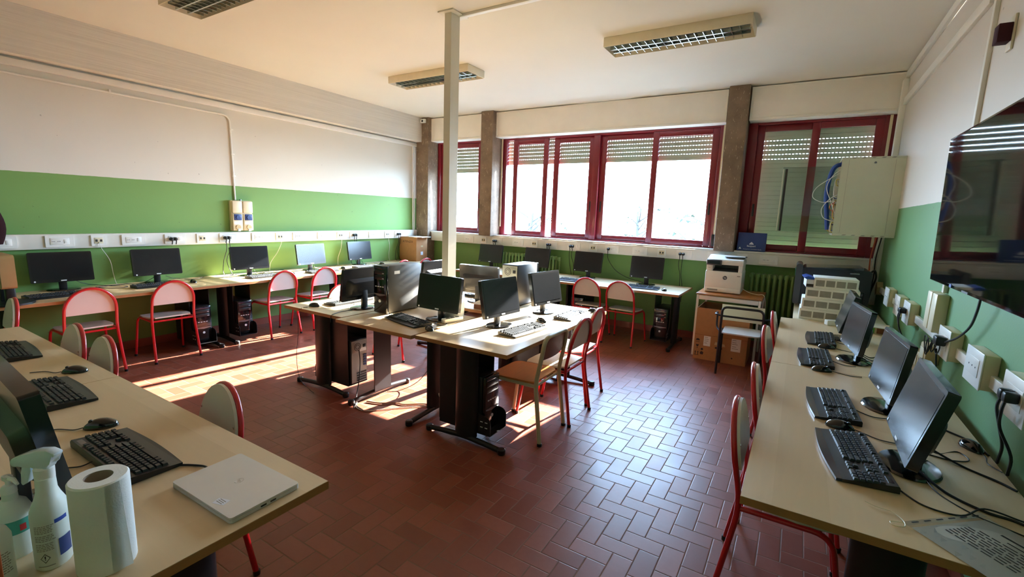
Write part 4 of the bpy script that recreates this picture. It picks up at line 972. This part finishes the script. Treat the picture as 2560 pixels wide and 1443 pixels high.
# upright arrows, glass, umbrella, stacking marks
for x in (-.262, -.232):
    m.prism([(x - .004, .05), (x + .004, .05), (x + .004, .08), (x + .010, .08), (x, .096), (x - .010, .08), (x - .004, .08)], -.2568, -.256, 'y')
m.box(-.272, -.222, -.2568, -.256, .042, .047)
m.prism([(-.262, .175), (-.228, .175), (-.235, .155), (-.243, .15), (-.243, .135), (-.235, .13), (-.255, .13), (-.247, .135), (-.247, .15), (-.255, .155)], -.2568, -.256, 'y')
m.prism([(-.268, .225), (-.222, .225), (-.23, .245), (-.245, .25), (-.26, .245)], -.2568, -.256, 'y')
m.box(-.268, -.222, -.2568, -.256, .205, .21)
m.prism(arc(-.19, .125, .014, 0, 360, 12)[:-1], -.2568, -.256, 'y'); m.prism([(-.205, .06), (-.175, .06), (-.17, .085), (-.19, .1), (-.21, .085)], -.2568, -.256, 'y')
m.build('handling_symbols', 'print_black', t, smooth=0)
m = MB(); m.prism(rrect(-.05, .03, .155, .175, .009), -.2568, -.256, 'y'); m.build('hand_hole', 'print_black', t)
m = MB(); m.prism([(-.06, .20), (.06, .19), (.05, .22), (-.05, .235)], -.2566, -.256, 'y'); m.build('tape_scrap', 'socket_tan', t)
m = MB(); m.cyl((.14, -.2568, .07), (.14, -.256, .07), .009); m.build('small_hole', 'print_black', t)
# carton in the corner on the wall desk
t = thing('cardboard_carton', 'brown carton on the desk in the corner by the concrete pillar', 'carton', (-6.015, 6.345, DZ), 2)
m = MB(); m.box(-.20, .20, -.15, .15, 0, .43, bev=.004); m.build('walls', 'cardboard', t)
m = MB(); m.box(.2, .2008, -.03, .03, .255, .28, bev=0); m.build('tape_scrap', 'socket_tan', t)
m = MB(); m.box(.2, .2008, -.03, .03, .11, .17); m.build('code_label', 'print_white', t)
text('carton_letters', 'ATENZO', .052, 'print_black', t, (.0, -.1505, .345), (PI / 2, 0, 0), sx=1.15)
m = MB(); m.box(-.02, .27, -.12, .16, .4305, .436, M=Matrix.Rotation(rad(8), 4, 'Z')); o = m.build('loose_board', 'paper', None); o.location = (-6.0, 6.33, DZ); tag(o, 'white board lying on the corner carton, glaring in the sun', 'board')

# blue box on the sill
t = thing('blue_box', 'flat dark blue box standing on the sill beside the concrete pillar', 'box', (-.525, 6.755, 1.272), 0)
Tb = Matrix.Rotation(rad(-7), 4, 'X')
m = MB(); m.box(-.165, .165, -.03, .0, .002, .235, bev=.002); bx = m.build('lid', 'blue_card', t, M=Tb)
m = MB(); m.box(-.163, .163, 0, .02, .002, .233, bev=.002); m.build('tray', 'blue_card', t, M=Tb)
m = MB(); m.prism([(-.028, .083), (.028, .083), (.02, .098), (.0, .118), (-.02, .098)], -.0308, -.03, 'y'); m.build('peak_logo', 'print_white', bx, M=Tb)
m = MB(); m.prism([(-.146, .022), (-.112, .022), (-.129, .048)], -.0306, -.03, 'y'); m.build('corner_logo', 'print_white', bx, M=Tb)
text('box_letters', 'Benjogri', .030, 'print_white', bx, (0, -.031 + .008, .066), (PI / 2 - rad(7), 0, 0), bold=.0006)
text('small_letters', 'Formazione e Innovazione Scuola', .0155, 'print_white', bx, (.015, -.0275, .026), (PI / 2 - rad(7), 0, 0))

# ================================================================ FAR END OF THE TELEVISION DESKS
t = thing('side_table', 'cream framed table holding the black office machine in the corner', 'table', (.40, 5.88, 0))
m = MB(); m.box(-.375, .375, -.71, .71, .715, DZ, bev=.003); m.build('tabletop', 'socket_cream', t)
for sx_ in (-1, 1):
    for sy_ in (-1, 1):
        m = MB(); m.box(sx_ * .35 - .015, sx_ * .35 + .015, sy_ * .685 - .015, sy_ * .685 + .015, 0, .715); m.build('leg', 'socket_cream', t)
G_bx = 'stacked white boxes'
for i, (x0, x1, z0, rz) in enumerate([(.07, .49, DZ, 0), (.08, .50, DZ + .102, 1), (.105, .525, DZ + .204, -1.5), (.155, .50, DZ + .306, 1.5)]):
    t = thing('white_box', ['lowest white box of the stack on the desk end', 'second white box from the bottom of the stack', 'third white box from the bottom of the stack', 'topmost white box of the stack by the black machine'][i], 'box', ((x0 + x1) / 2, 5.365, z0 + .0005), rz, G_bx)
    w_ = (x1 - x0) / 2
    m = MB(); m.box(-w_, w_, -.14, .14, 0, .101, bev=.003); bd = m.build('carton', 'paper', t)
    for k_ in range(4):
        a = -w_ + .015 + k_ * (2 * w_ - .02) / 4
        m = MB(); m.box(a, a + (2 * w_ - .02) / 4 - .012, -.1406, -.14, .02, .078); m.build('grey_panel', 'print_grey', t)
t = thing('ink_carton', 'small ink carton with blue top in the side of the white stack', 'carton', (.118, 5.37, DZ + .3065), 4)
m = MB(); m.box(-.03, .03, -.13, .13, 0, .075, bev=.002); c_ = m.build('carton', 'print_white', t)
m = MB(); m.box(-.028, .03, -.1308, -.13, .005, .032); m.build('dark_band', 'print_black', c_)
m = MB(); m.prism([(-.055, .09), (-.02, .105), (.032, .092), (.032, .076), (-.032, .076)], -.135, .13, 'y'); m.build('blue_flap', 'blue_ink', c_)
m = MB(); m.box(-.05, .05, -.10, .10, 0, .055, bev=.003); o = m.build('white_carton', 'paper'); o.location = (.56, 5.36, DZ + .0005); tag(o, 'small white carton poking out behind the stack', 'box')
# black office machine
t = thing('office_machine', 'bulky black office machine with grey curved side in the corner', 'office machine', (.345, 6.22, DZ + .0005))
m = MB(); m.prism(rrect(-.28, .33, 0, .44, .03), -.24, .24, 'y'); m.build('body', 'black_plastic', t)
m = MB(); m.prism(rrect(-.345, -.282, .03, .47, .028), -.25, .25, 'y'); sp_ = m.build('side_cover', 'printer_grey', t)
m = MB(); m.box(-.352, -.346, -.19, .19, .34, .40); m.build('side_slot', 'teal_label', sp_)
m = MB(); m.prism([(-.25, .44), (.25, .47), (.25, .445)], -.265, .2, 'y'); m.build('lid', 'black_gloss', t)
m = MB(); m.box(.14, .22, -.262, -.24, .40, .415, bev=.003); m.build('latch', 'steel_grey', t)
m = MB(); m.box(-.24, .28, -.245, -.24, .05, .22, bev=.01); m.build('front_cover', 'black_gloss', t)
m = MB(); m.tube(spline([(.33, .0, .4), (.365, -.02, .44), (.385, -.02, .36), (.36, 0, .22), (.345, 0, .1)], 5), .009, 8); m.build('side_cable', 'black_plastic', t)
# folded card and lidded box behind the tilted monitors
m = MB(); m.prism([(-.04, 0), (-.028, .05), (.03, .05), (.045, 0)], -.005, .005, 'y', M=Matrix.Rotation(rad(-25), 4, 'X')); m.prism([(-.04, 0), (-.028, .05), (.03, .05), (.045, 0)], .038, .043, 'y', M=Matrix.Rotation(rad(22), 4, 'X'))
m = MB(); m.box(-.05, .05, -.03, .03, 0, .045, bev=.006); o = m.build('folded_tissue', 'tissue'); o.location = (.33, 5.07, DZ); o.rotation_euler = (0, 0, .4); tag(o, 'small white folded tissue packet at the foot of the white stack', 'tissue')
t = thing('lidded_box', 'small box with white lid and green side by the wall', 'box', (.645, 4.985, DZ + .0005), -8)
m = MB(); m.box(-.075, .075, -.09, .09, 0, .055); c_ = m.build('carton', 'socket_tan', t)
m = MB(); m.box(-.07, -.01, -.0908, -.09, .006, .05); m.build('green_print', 'green_ink', c_); m = MB(); m.box(.005, .07, -.0908, -.09, .006, .05); m.build('brown_print', 'brown_ink', c_)
m = MB(); m.box(-.085, .085, -.105, .10, .055, .06); m.build('lid', 'paper', t)
# plastic sleeve with a page
t = thing('plastic_sleeve', 'clear plastic sleeve holding a printed page on the near desk corner', 'document', (.557, 1.757, DZ + .0006), 42)
m = MB(); m.sheet(lambda u_, v_: (-.152 + .304 * u_, -.118 + .224 * v_, .0035 + .003 * math.sin(5 * v_ + 2 * u_) * math.sin(PI * u_)), 12, 12, .0006); m.build('sleeve', 'plastic_sleeve', t)
m = MB(); m.sheet(lambda u_, v_: (-.147 + .294 * u_, -.112 + .21 * v_, .0012 + .001 * math.sin(3 * v_)), 8, 8, .0004); pg = m.build('page', 'paper', t)
m = MB()
for i in range(8):
    x = .045 - .014 * i
    y = .075 - (.02 if i == 0 else 0)
    while y > -.09:
        l = random.uniform(.012, .035); m.box(x, x + .0045, max(y - l, -.098), y, .0025, .0028); y -= l + .006
m.box(.088, .096, -.06, .03, .0025, .0028); m.box(.066, .071, -.07, .0, .0025, .0028)
m.build('print_lines', 'print_black', pg)
m = MB(); m.box(-.152, .152, .106, .124, .003, .0036); st_ = m.build('punched_edge', 'plastic_sleeve', t)
m = MB()
for i in range(6): m.prism(rrect(-.125 + .046 * i, -.125 + .046 * i + .026, .113, .118, .0024, 3), .0037, .0041, 'z')
m.build('punch_holes', 'print_black', st_)
m = MB(); m.tube(spline([(-.15, .115, .004), (-.185, .13, .004), (-.195, .112, .004), (-.17, .10, .005), (-.145, .125, .005), (-.135, .17, .004), (-.16, .20, .004), (-.17, .23, .004)], 5), .0012, 5); m.build('string', 'socket_cream', t)

# ================================================================ ISLAND ODDS AND ENDS
t = thing('white_canister', 'white plastic canister glaring in the sun behind the island monitor', 'canister', (-2.50, 3.13, DZ), 0)
m = MB(); m.lathe([(0, 0), (.085, 0), (.095, .01), (.10, .10), (.095, .16), (.08, .185), (.0, .187)], 24); m.build('body', 'bottle_white', t)
m = MB(); m.lathe([(0, .187), (.07, .187), (.07, .2), (0, .2)], 24); m.build('lid', 'socket_white', t)
m = MB(); m.box(-.15, .15, -.06, .06, 0, .05, bev=.004); o = m.build('brown_box', 'brown_ink'); o.location = (-2.40, 3.55, DZ); o.rotation_euler = (0, 0, -.1); tag(o, 'flat brown box under the papers on the island', 'box')
m = MB(); m.sheet(lambda u_, v_: (-.15 + .3 * u_, -.1 + .2 * v_, .004 * math.sin(4 * u_) * v_), 8, 4, .003); o = m.build('paper_sheets', 'paper'); o.location = (-2.42, 3.57, DZ + .056); o.rotation_euler = (0, 0, .2); tag(o, 'white papers on the flat brown box', 'papers')
t = thing('power_strip', 'white socket strip lying behind the island keyboard', 'socket strip', (-2.37, 2.96, DZ), 80)
m = MB(); m.box(-.10, .10, -.025, .025, 0, .035, bev=.006); m.build('body', 'socket_white', t)
m = MB(); m.cyl((-.05, 0, .035), (-.05, 0, .037), .018); m.cyl((0, 0, .035), (0, 0, .037), .018); m.cyl((.05, 0, .035), (.05, 0, .037), .018); m.build('outlet', 'socket_dark', t)

# ================================================================ NEAR DESKS
t = thing('laptop', 'closed silver laptop with small sticker on the near desk', 'laptop', (-1.44, .718, DZ + .001), 1)
m = MB(); m.prism(rrect(-.166, .166, -.108, .108, .01), .0, .0105, 'z'); b_ = m.build('base', 'laptop_silver', t)
m = MB(); m.prism(rrect(-.166, .166, -.108, .108, .01), .0115, .0175, 'z'); ld = m.build('lid', 'laptop_silver', t)
m = MB(); m.box(-.16, .16, -.102, .102, .0103, .0117); m.build('gasket', 'black_plastic', b_)
m = MB()
for y in (-.02, .01): m.box(.1655, .1664, y, y + .018, .0035, .0085)
m.build('usb_ports', 'black_gloss', b_)
m = MB(); m.tube([(.011 * math.cos(rad(a)), .014 * math.sin(rad(a)) + .01, .0176) for a in range(0, 360, 20)], .0006, 5, closed=True); lo = m.build('round_logo', 'chrome', ld)
text('logo_letters', 'hp', .014, 'chrome', ld, (0, .011, .0176), (0, 0, 0))
m = MB(); m.box(.045, .085, -.092, -.066, .0175, .0179, M=Matrix.Translation((.065, -.08, 0)) @ Matrix.Rotation(.3, 4, 'Z') @ Matrix.Translation((-.065, .08, 0))); sk = m.build('sticker', 'print_white', ld)
m = MB()
for i in range(3): m.box(.05, .078, -.074 - .006 * i, -.0715 - .006 * i, .0179, .0181)
m.build('sticker_print', 'print_grey', sk)
cable('laptop_cable', 'thin dark cable running from the laptop toward the near keyboard', [(-1.606, .72, DZ + .008), (-1.66, .715, DZ + .004), (-1.73, .665, DZ + .004), (-1.75, .575, DZ + .004), (-1.70, .50, DZ + .004), (-1.60, .43, DZ + .004), (-1.53, .41, DZ + .004), (-1.50, .36, DZ + .004)], .0035, 'cable_black')
t = thing('paper_roll', 'white paper towel roll standing on the near desk edge', 'paper roll', (-1.376, .372, DZ))
m = MB(); m.lathe([(.028, 0), (.057, 0), (.0585, .004), (.0585, .228), (.055, .232), (.028, .232)], 40); m.bm.faces.ensure_lookup_table()
for f in [f for f in m.bm.faces if len(f.verts) > 4]: m.bm.faces.remove(f)
m.build('tissue', 'tissue', t)
m = MB(); m.lathe([(.0275, .002), (.0285, .002), (.0285, .231), (.0275, .231), (.0275, .002)], 28)
for f in [f for f in m.bm.faces if len(f.verts) > 4]: m.bm.faces.remove(f)
m.build('cardboard_core', 'core_card', t)
m = MB(); m.sheet(lambda u_, v_: (.0588 * math.cos(rad(-8 + 30 * u_)) + .012 * max(0, u_ - .6) * (1 - v_), .0588 * math.sin(rad(-8 + 30 * u_)) - .0 + .01 * u_ * (1 - v_), .003 + .226 * v_), 10, 8, .0006); m.build('loose_end', 'tissue', t)
# spray bottle
t = thing('spray_bottle', 'white spray bottle with clear trigger head beside the paper roll', 'bottle', (-1.49, .305, DZ), -35)
m = MB(); m.lathe([(0, 0), (.036, 0), (.040, .006), (.040, .135), (.038, .15), (.027, .175), (.022, .19), (.0205, .225), (.0, .225)], 28, sx=1.12, sy=.86); bd = m.build('body', 'bottle_white', t)
m = MB(); m.lathe([(0, .222), (.019, .222), (.0195, .248), (.015, .252), (0, .252)], 20); m.build('collar', 'socket_white', t)
Mh = Matrix.Rotation(rad(66), 4, 'Z')
m = MB(); m.prism([(-.018, .25), (.02, .25), (.024, .266), (.040, .283), (.042, .290), (.022, .298), (-.006, .296), (-.040, .284), (-.064, .274), (-.070, .264), (-.066, .253), (-.054, .252), (-.034, .258), (-.022, .258)], -.013, .013, 'y'); m.soften(.0045); m.build('spray_head', 'trigger_clear', t, M=Mh)
m = MB(); m.prism([(-.046, .256), (-.026, .256), (-.026, .24), (-.036, .212), (-.050, .202), (-.054, .208), (-.050, .235)], -.007, .007, 'y'); m.soften(.002); m.build('trigger', 'trigger_clear', t, M=Mh)
def label_on(parent, rx, ry, a0, a1, z0, z1, mat, name, n=10, off=.0006):
    m = MB(); m.sheet(lambda u_, v_: ((rx + off) * math.cos(rad(a0 + (a1 - a0) * u_)), (ry + off) * math.sin(rad(a0 + (a1 - a0) * u_)), z0 + (z1 - z0) * v_), n, 1); return m.build(name, mat, parent)
RX, RY = .040 * 1.12, .040 * .86
for a0, a1, z0, z1, mt_ in ((38, 78, .118, .128, 'blue_ink'), (44, 86, .03, .075, 'blue_card')): label_on(bd, RX, RY, a0, a1, z0, z1, mt_, 'blue_label')
m = MB(); R = random.Random(2)
for i in range(16):
    z = .118 - .0042 * i; a = -24
    if i in (5, 10): continue
    while a < 28:
        l = R.uniform(4, 11); 
        m.sheet(lambda u_, v_: ((RX + .0005) * math.cos(rad(a + l * u_)), (RY + .0005) * math.sin(rad(a + l * u_)), z + .0018 * v_), 2, 1); a += l + 2
m.build('small_print', 'print_grey', bd, smooth=0)
def diamond(parent, rx, ry, ac, zc, da, dz, glyph):
    def pt(a, z, o): return ((rx + o) * math.cos(rad(a)), (ry + o) * math.sin(rad(a)), z)
    m = MB(); q = [(0, dz), (da, 0), (0, -dz), (-da, 0)]; qi = [(x * .84, z * .84) for x, z in q]
    for i in range(4):
        j = (i + 1) % 4; m.bm.faces.new([m.bm.verts.new(pt(ac + p[0], zc + p[1], .0009)) for p in (q[i], q[j], qi[j], qi[i])])
    if glyph == '!':
        for zz0, zz1 in ((-.35, -.2), (-.1, .5)): m.bm.faces.new([m.bm.verts.new(pt(ac + x, zc + z * dz, .0009)) for x, z in ((-da * .1, zz0), (da * .1, zz0), (da * .12, zz1), (-da * .12, zz1))])
    else:
        m.bm.faces.new([m.bm.verts.new(pt(ac + x * da, zc + z * dz, .0009)) for x, z in ((-.28, -.3), (.28, -.3), (.34, -.05), (.16, .05), (.1, .42), (-.16, .12), (-.34, -.05))])
        m.bm.faces.new([m.bm.verts.new(pt(ac + x * da, zc + z * dz, .0009)) for x, z in ((-.4, -.42), (.4, -.42), (.4, -.36), (-.4, -.36))])
    m.build('hazard_diamond', 'red_sign' if glyph == 'f' else 'print_black', parent, smooth=0)
diamond(bd, RX, RY, 2, .036, 15, .0125, '!')
m = MB(); m.sheet(lambda u_, v_: ((RX + .0005) * math.cos(rad(-24 + 52 * u_)), (RY + .0005) * math.sin(rad(-24 + 52 * u_)), .014 + .002 * v_), 8, 1); m.build('small_print', 'print_grey', bd, smooth=0)
# two pump bottles
def pump(label, x, y, rz, h, r, mat, extra):
    t = thing('pump_bottle', label, 'bottle', (x, y, DZ), rz)
    m = MB(); m.lathe([(0, 0), (r * .92, 0), (r, .006), (r, h * .72), (r * .8, h * .83), (r * .42, h * .9), (r * .4, h), (0, h)], 24); bd = m.build('body', mat, t)
    m = MB(); m.lathe([(0, h), (.015, h), (.015, h + .014), (.011, h + .02), (.005, h + .022), (.005, h + .034), (0, h + .034)], 16); m.build('pump_collar', 'socket_white', t)
    m = MB(); m.prism(rrect(-.012, .013, -.008, .008, .006), h + .034, h + .044, 'z'); m.tube([(.0, 0, h + .04), (.03, 0, h + .042), (.046, 0, h + .034)], [.006, .005, .0035], 8); m.build('pump_head', 'socket_white', t)
    extra(bd, r, h)
    return t
def ex1(bd, r, h):
    label_on(bd, r, r, -80, 30, h * .40, h * .62, 'teal_label', 'teal_label'); label_on(bd, r, r, -5, 14, h * .44, h * .54, 'red_sign', 'red_mark', off=.001)
def ex2(bd, r, h):
    m = MB(); R = random.Random(5)
    for i in range(9):
        z = h * .52 - .006 * i; a = -50
        while a < 20:
            l = R.uniform(5, 14); m.sheet(lambda u_, v_: ((r + .0006) * math.cos(rad(a + l * u_)), (r + .0006) * math.sin(rad(a + l * u_)), z + .0025 * v_), 2, 1); a += l + 2.5
    m.build('small_print', 'print_grey', bd, smooth=0)
    diamond(bd, r, r, -14, h * .14, 20, .014, 'f')
pump('clear pump bottle with teal label behind the spray bottle', -1.60, .262, 10, .165, .036, 'bottle_white', ex1)
pump('white pump bottle with flame diamond at the picture corner', -1.492, .205, 15, .165, .034, 'bottle_white', ex2)
# things at the extreme edge
t = thing('wooden_box', 'orange wooden box edge at the bottom corner beside the pump bottles', 'box', (-1.31, .155, DZ))
m = MB(); m.box(-.03, .03, -.032, .032, 0, .24, bev=.004); m.build('body', 'orange_wood', t)
t = thing('maroon_jacket', 'dark maroon jacket hanging on the green wall at the picture edge', 'jacket', (XL, 1.10, 1.20))
def jk(u_, v_):
    w_ = (.06 + .035 * math.sin(PI * min(1, v_ * 1.2))) * (1.15 - .45 * v_)
    a = -PI / 2 + PI * u_
    return (.075 + .09 * math.cos(a) * (.6 + .4 * math.sin(PI * v_)), 1.35 * w_ * math.sin(a), .46 * v_)
m = MB(); m.sheet(jk, 16, 10, .006); m.build('cloth', 'maroon_cloth', t)
m = MB(); m.cyl((0, 0, .46), (.10, 0, .47), .008, seg=10); m.build('hook', 'steel_grey', t)
# ================================================================ CABLES
GC = 'black leads hanging from the trunking'
for w_, q in PLUGS:
    x, y, z = q
    if w_ == 'left':
        if abs(y - 2.53) < .1: continue
        i = sum(1 for p in PLUGS if p[0] == 'left' and p[1][1] < y)
        cable('hanging_lead', 'black lead dropping to the wall desk from plug %s along the green wall' % ORD[i], [(x + .03, y, z - .055), (x + .02, y + .004, z - .15), (x - .02, y - .02, z - .30), (x - .01, y - .03 * (-1) ** i, DZ + .012), (x + .06, y + .05, DZ + .005)], .0042, 'cable_black', GC)
    elif abs(x + 2.418) < .05:
        cable('hanging_lead', 'single black lead sweeping down to the monitor nearest the printer', [(x, y - .03, z - .055), (x + .02, y - .03, z - .16), (x + .14, y - .02, z - .31), (x + .32, y - .03, z - .395), (x + .52, y - .06, DZ + .006), (x + .60, y - .16, DZ + .005)], .0045, 'cable_black')
    else:
        i = sum(1 for p in PLUGS if p[0] == 'back' and p[1][0] < x)
        cable('hanging_lead', 'black lead dropping below the window trunking, %s from the carton end' % ORD[i], [(x, y - .025, z - .055), (x - .005, y - .03, z - .15), (x - .012 * (-1) ** i, y + .03, z - .30), (x + .015, y + .055, DZ - .06), (x + .01, y + .06, .5)], .0042, 'cable_black', GC)
GW = 'white network cables on the green wall'
for i, (y, dy) in enumerate([(1.88, .10), (3.87, -.14), (4.88, -.04), (5.87, .05)]):
    cable('network_cable', 'white network cable falling from %s data socket on the green wall' % ('the cut', 'the second', 'the third', 'the last')[i] if i else 'white network cable hanging from the first data socket on the green wall', [(XL + .078, y, 1.20), (XL + .085, y + .01, 1.14), (XL + .06, y + dy * .5 + .03, 1.0), (XL + .05, y + dy, .86), (XL + .06, y + dy * 1.2, DZ + .005), (XL + .14, y + dy * 1.6, DZ + .004)], .003, 'cable_white', GW)
GD = 'black cables lying on the desks'
def dc(label, pts, r=.003): cable('desk_cable', label, [(p[0], p[1], DZ + r + (p[2] if len(p) > 2 else 0)) for p in pts], r, 'cable_black', GD)
dc('black cable curling behind the largest dark monitor', [(-6.10, 1.62, .1), (-6.18, 1.75, .03), (-6.10, 1.92), (-5.98, 2.02), (-5.90, 1.95), (-5.98, 1.84), (-6.12, 1.80)])
dc('black cable between the two nearest wall monitors', [(-6.05, 1.70), (-6.12, 1.88), (-6.16, 2.05), (-6.12, 2.2), (-6.10, 2.32, .06)])
dc('black cable on the wall desk beyond the second dark monitor', [(-6.09, 2.42, .06), (-6.14, 2.52, .02), (-6.08, 2.66), (-6.12, 2.8), (-6.18, 2.86)])
dc('black cable behind the monitor with the light streak', [(-5.97, 3.36, .06), (-6.06, 3.46, .01), (-6.10, 3.6), (-6.16, 3.72), (-6.18, 3.9)])
dc('black cable behind the bright white screen', [(-5.97, 4.24, .06), (-6.08, 4.34, .01), (-6.10, 4.5), (-6.17, 4.62), (-6.2, 4.8)])
dc('black cable running to the corner end of the wall desks', [(-6.08, 5.2, .06), (-6.13, 5.3), (-6.10, 5.5), (-6.16, 5.7), (-6.19, 5.86)])
dc('thick black monitor cable nearest the plastic sleeve', [(.46, 2.13, .02), (.52, 2.04), (.60, 1.97), (.67, 1.955), (.735, 1.90)], .0045)
dc('black cable looping from the nearest keyboard to the wall', [(.38, 1.98), (.44, 1.90), (.53, 1.90), (.60, 1.975, .008), (.68, 1.96, .006), (.738, 1.95)], .0028)
dc('thin cable from the nearest monitor stand past the plastic sleeve', [(.47, 2.12, .01), (.50, 2.02), (.57, 1.93), (.65, 1.885), (.735, 1.84)], .002)
dc('black monitor cable with thick plug end behind the nearest screen', [(.49, 2.36, .07), (.53, 2.40, .02), (.62, 2.32), (.70, 2.25), (.738, 2.20)], .0042)
dc('thin looped cable behind the nearest screen', [(.50, 2.30, .05), (.57, 2.40), (.64, 2.47), (.66, 2.40), (.60, 2.36), (.53, 2.37)], .0022)
dc('black cable from the second monitor toward the wall sockets', [(.48, 2.85, .05), (.55, 2.80, .01), (.64, 2.72), (.72, 2.62), (.74, 2.50)], .004)
for i, (y0, y1) in enumerate([(3.72, 3.62), (3.80, 3.75), (3.90, 4.0), (3.98, 4.16)]):
    dc('%s black cable from the third monitor across the desk' % ORD[i], [(.43, y0, .03), (.50, y0 - .03), (.58, (y0 + y1) / 2), (.66, y1 - .02), (.735, y1)], .0032)
dc('black cable draped from the farther island mouse over the desk edge', [(-3.70, 2.55), (-3.72, 2.52)], .002)
cable('floor_cable', 'thin black mouse lead falling from the island corner to the floor', [(-3.705, 2.50, DZ + .003), (-3.715, 2.47, DZ - .03), (-3.72, 2.46, .5), (-3.74, 2.45, .3), (-3.72, 2.46, .1), (-3.62, 2.48, .012), (-3.52, 2.46, .003)], .0022, 'cable_black')
cable('desk_cable', 'dark cable crossing the island desk toward its near edge', [(-3.34, 2.98, DZ + .004), (-3.30, 2.80, DZ + .004), (-3.33, 2.64, DZ + .004), (-3.30, 2.53, DZ + .004), (-3.29, 2.485, DZ - .006), (-3.285, 2.475, DZ - .06)], .003, 'cable_black', GD)
cable('floor_cable', 'black mains lead hanging from the cabled computer to the floor', [(-3.205, 2.70, .40), (-3.17, 2.68, .30), (-3.165, 2.66, .14), (-3.13, 2.60, .02), (-3.02, 2.50, .006), (-2.88, 2.46, .006)], .0045, 'cable_black')
cable('floor_cable', 'white cable lying under the island desk by the steel foot', [(-3.06, 2.55, .006), (-2.98, 2.47, .006), (-2.86, 2.47, .006), (-2.74, 2.60, .006), (-2.62, 2.74, .006), (-2.5, 2.84, .006)], .004, 'cable_white')
cable('floor_cable', 'white cable loop standing up behind the front island upright', [(-2.46, 2.80, .006), (-2.52, 2.88, .05), (-2.55, 2.90, .12), (-2.50, 2.86, .19), (-2.42, 2.82, .20), (-2.36, 2.80, .14)], .006, 'cable_white')
cable('floor_cable', 'brown twisted cord on the sunlit floor under the island', [(-3.0, 2.60, .008), (-2.88, 2.64, .008), (-2.78, 2.72, .008), (-2.70, 2.74, .008), (-2.58, 2.84, .008), (-2.46, 2.90, .008), (-2.38, 3.0, .008)], .006, 'brown_ink')
cable('floor_cable', 'thin black cable from the hanging box to the island foot', [(-2.65, 3.3, .64), (-2.72, 3.2, .35), (-2.80, 3.05, .12), (-2.95, 2.95, .01), (-3.03, 2.86, .008)], .003, 'cable_black')
cable('desk_cable', 'black cable coiled on the short island desk by the white canister', [(-2.46, 2.98, DZ + .03), (-2.40, 2.90, DZ + .004), (-2.33, 2.84, DZ + .004), (-2.35, 2.78, DZ + .004), (-2.43, 2.82, DZ + .004), (-2.42, 2.90, DZ + .004)], .0028, 'cable_black', GD)
cable('desk_cable', 'dark cable at the edge of the picture behind the near monitor back', [(-1.86, .30, DZ + .05), (-1.90, .27, DZ + .006), (-1.98, .26, DZ + .005), (-2.15, .32, DZ + .005)], .003, 'cable_black', GD)
# junction box hanging under the island
t = thing('hanging_box', 'dark junction box hung under the island desktop', 'junction box', (-2.62, 3.18, .62))
m = MB(); m.box(-.09, .09, -.03, .03, 0, .06, bev=.006); m.build('housing', 'black_plastic', t)
m = MB(); m.box(-.08, -.06, -.005, .005, .06, DZ - .712 + .092); m.box(.06, .08, -.005, .005, .06, DZ - .712 + .092)
m.build('hanger', 'steel_black', t)
# small white alarm on the corner pillar, monitor and jacket at the far edge of the green wall desks
t = thing('alarm_sensor', 'tiny white sensor at the top of the corner pillar', 'sensor', (-6.03, 6.63, 3.21))
m = MB(); m.box(-.05, .05, -.05, 0, 0, .07, bev=.01); m.build('housing', 'socket_white', t)
m = MB(); m.cyl((0, -.055, .03), (0, -.05, .03), .02); m.build('lens', 'socket_dark', t)
t = thing('beige_monitor', 'beige monitor back at the edge of the picture on the wall desk', 'monitor', (-5.60, 1.06, DZ), 0)
m = MB(); m.prism(rrect(-.2, .17, .145, .42, .03), -.05, .04, 'y'); m.build('casing', 'tan_plastic', t)
m = MB(); m.box(-.17, .14, .04, .043, .17, .39); m.build('screen', 'screen_dark', t)
for x in (.09, -.08):
    m = MB(); m.box(x, x + .06, -.03, .03, .02, .16, bev=.01); m.build('stand_leg', 'black_plastic', t)
m = MB(); m.lathe([(0, 0), (.17, 0), (.17, .015), (.1, .022), (0, .022)], 24); m.build('base', 'black_plastic', t)
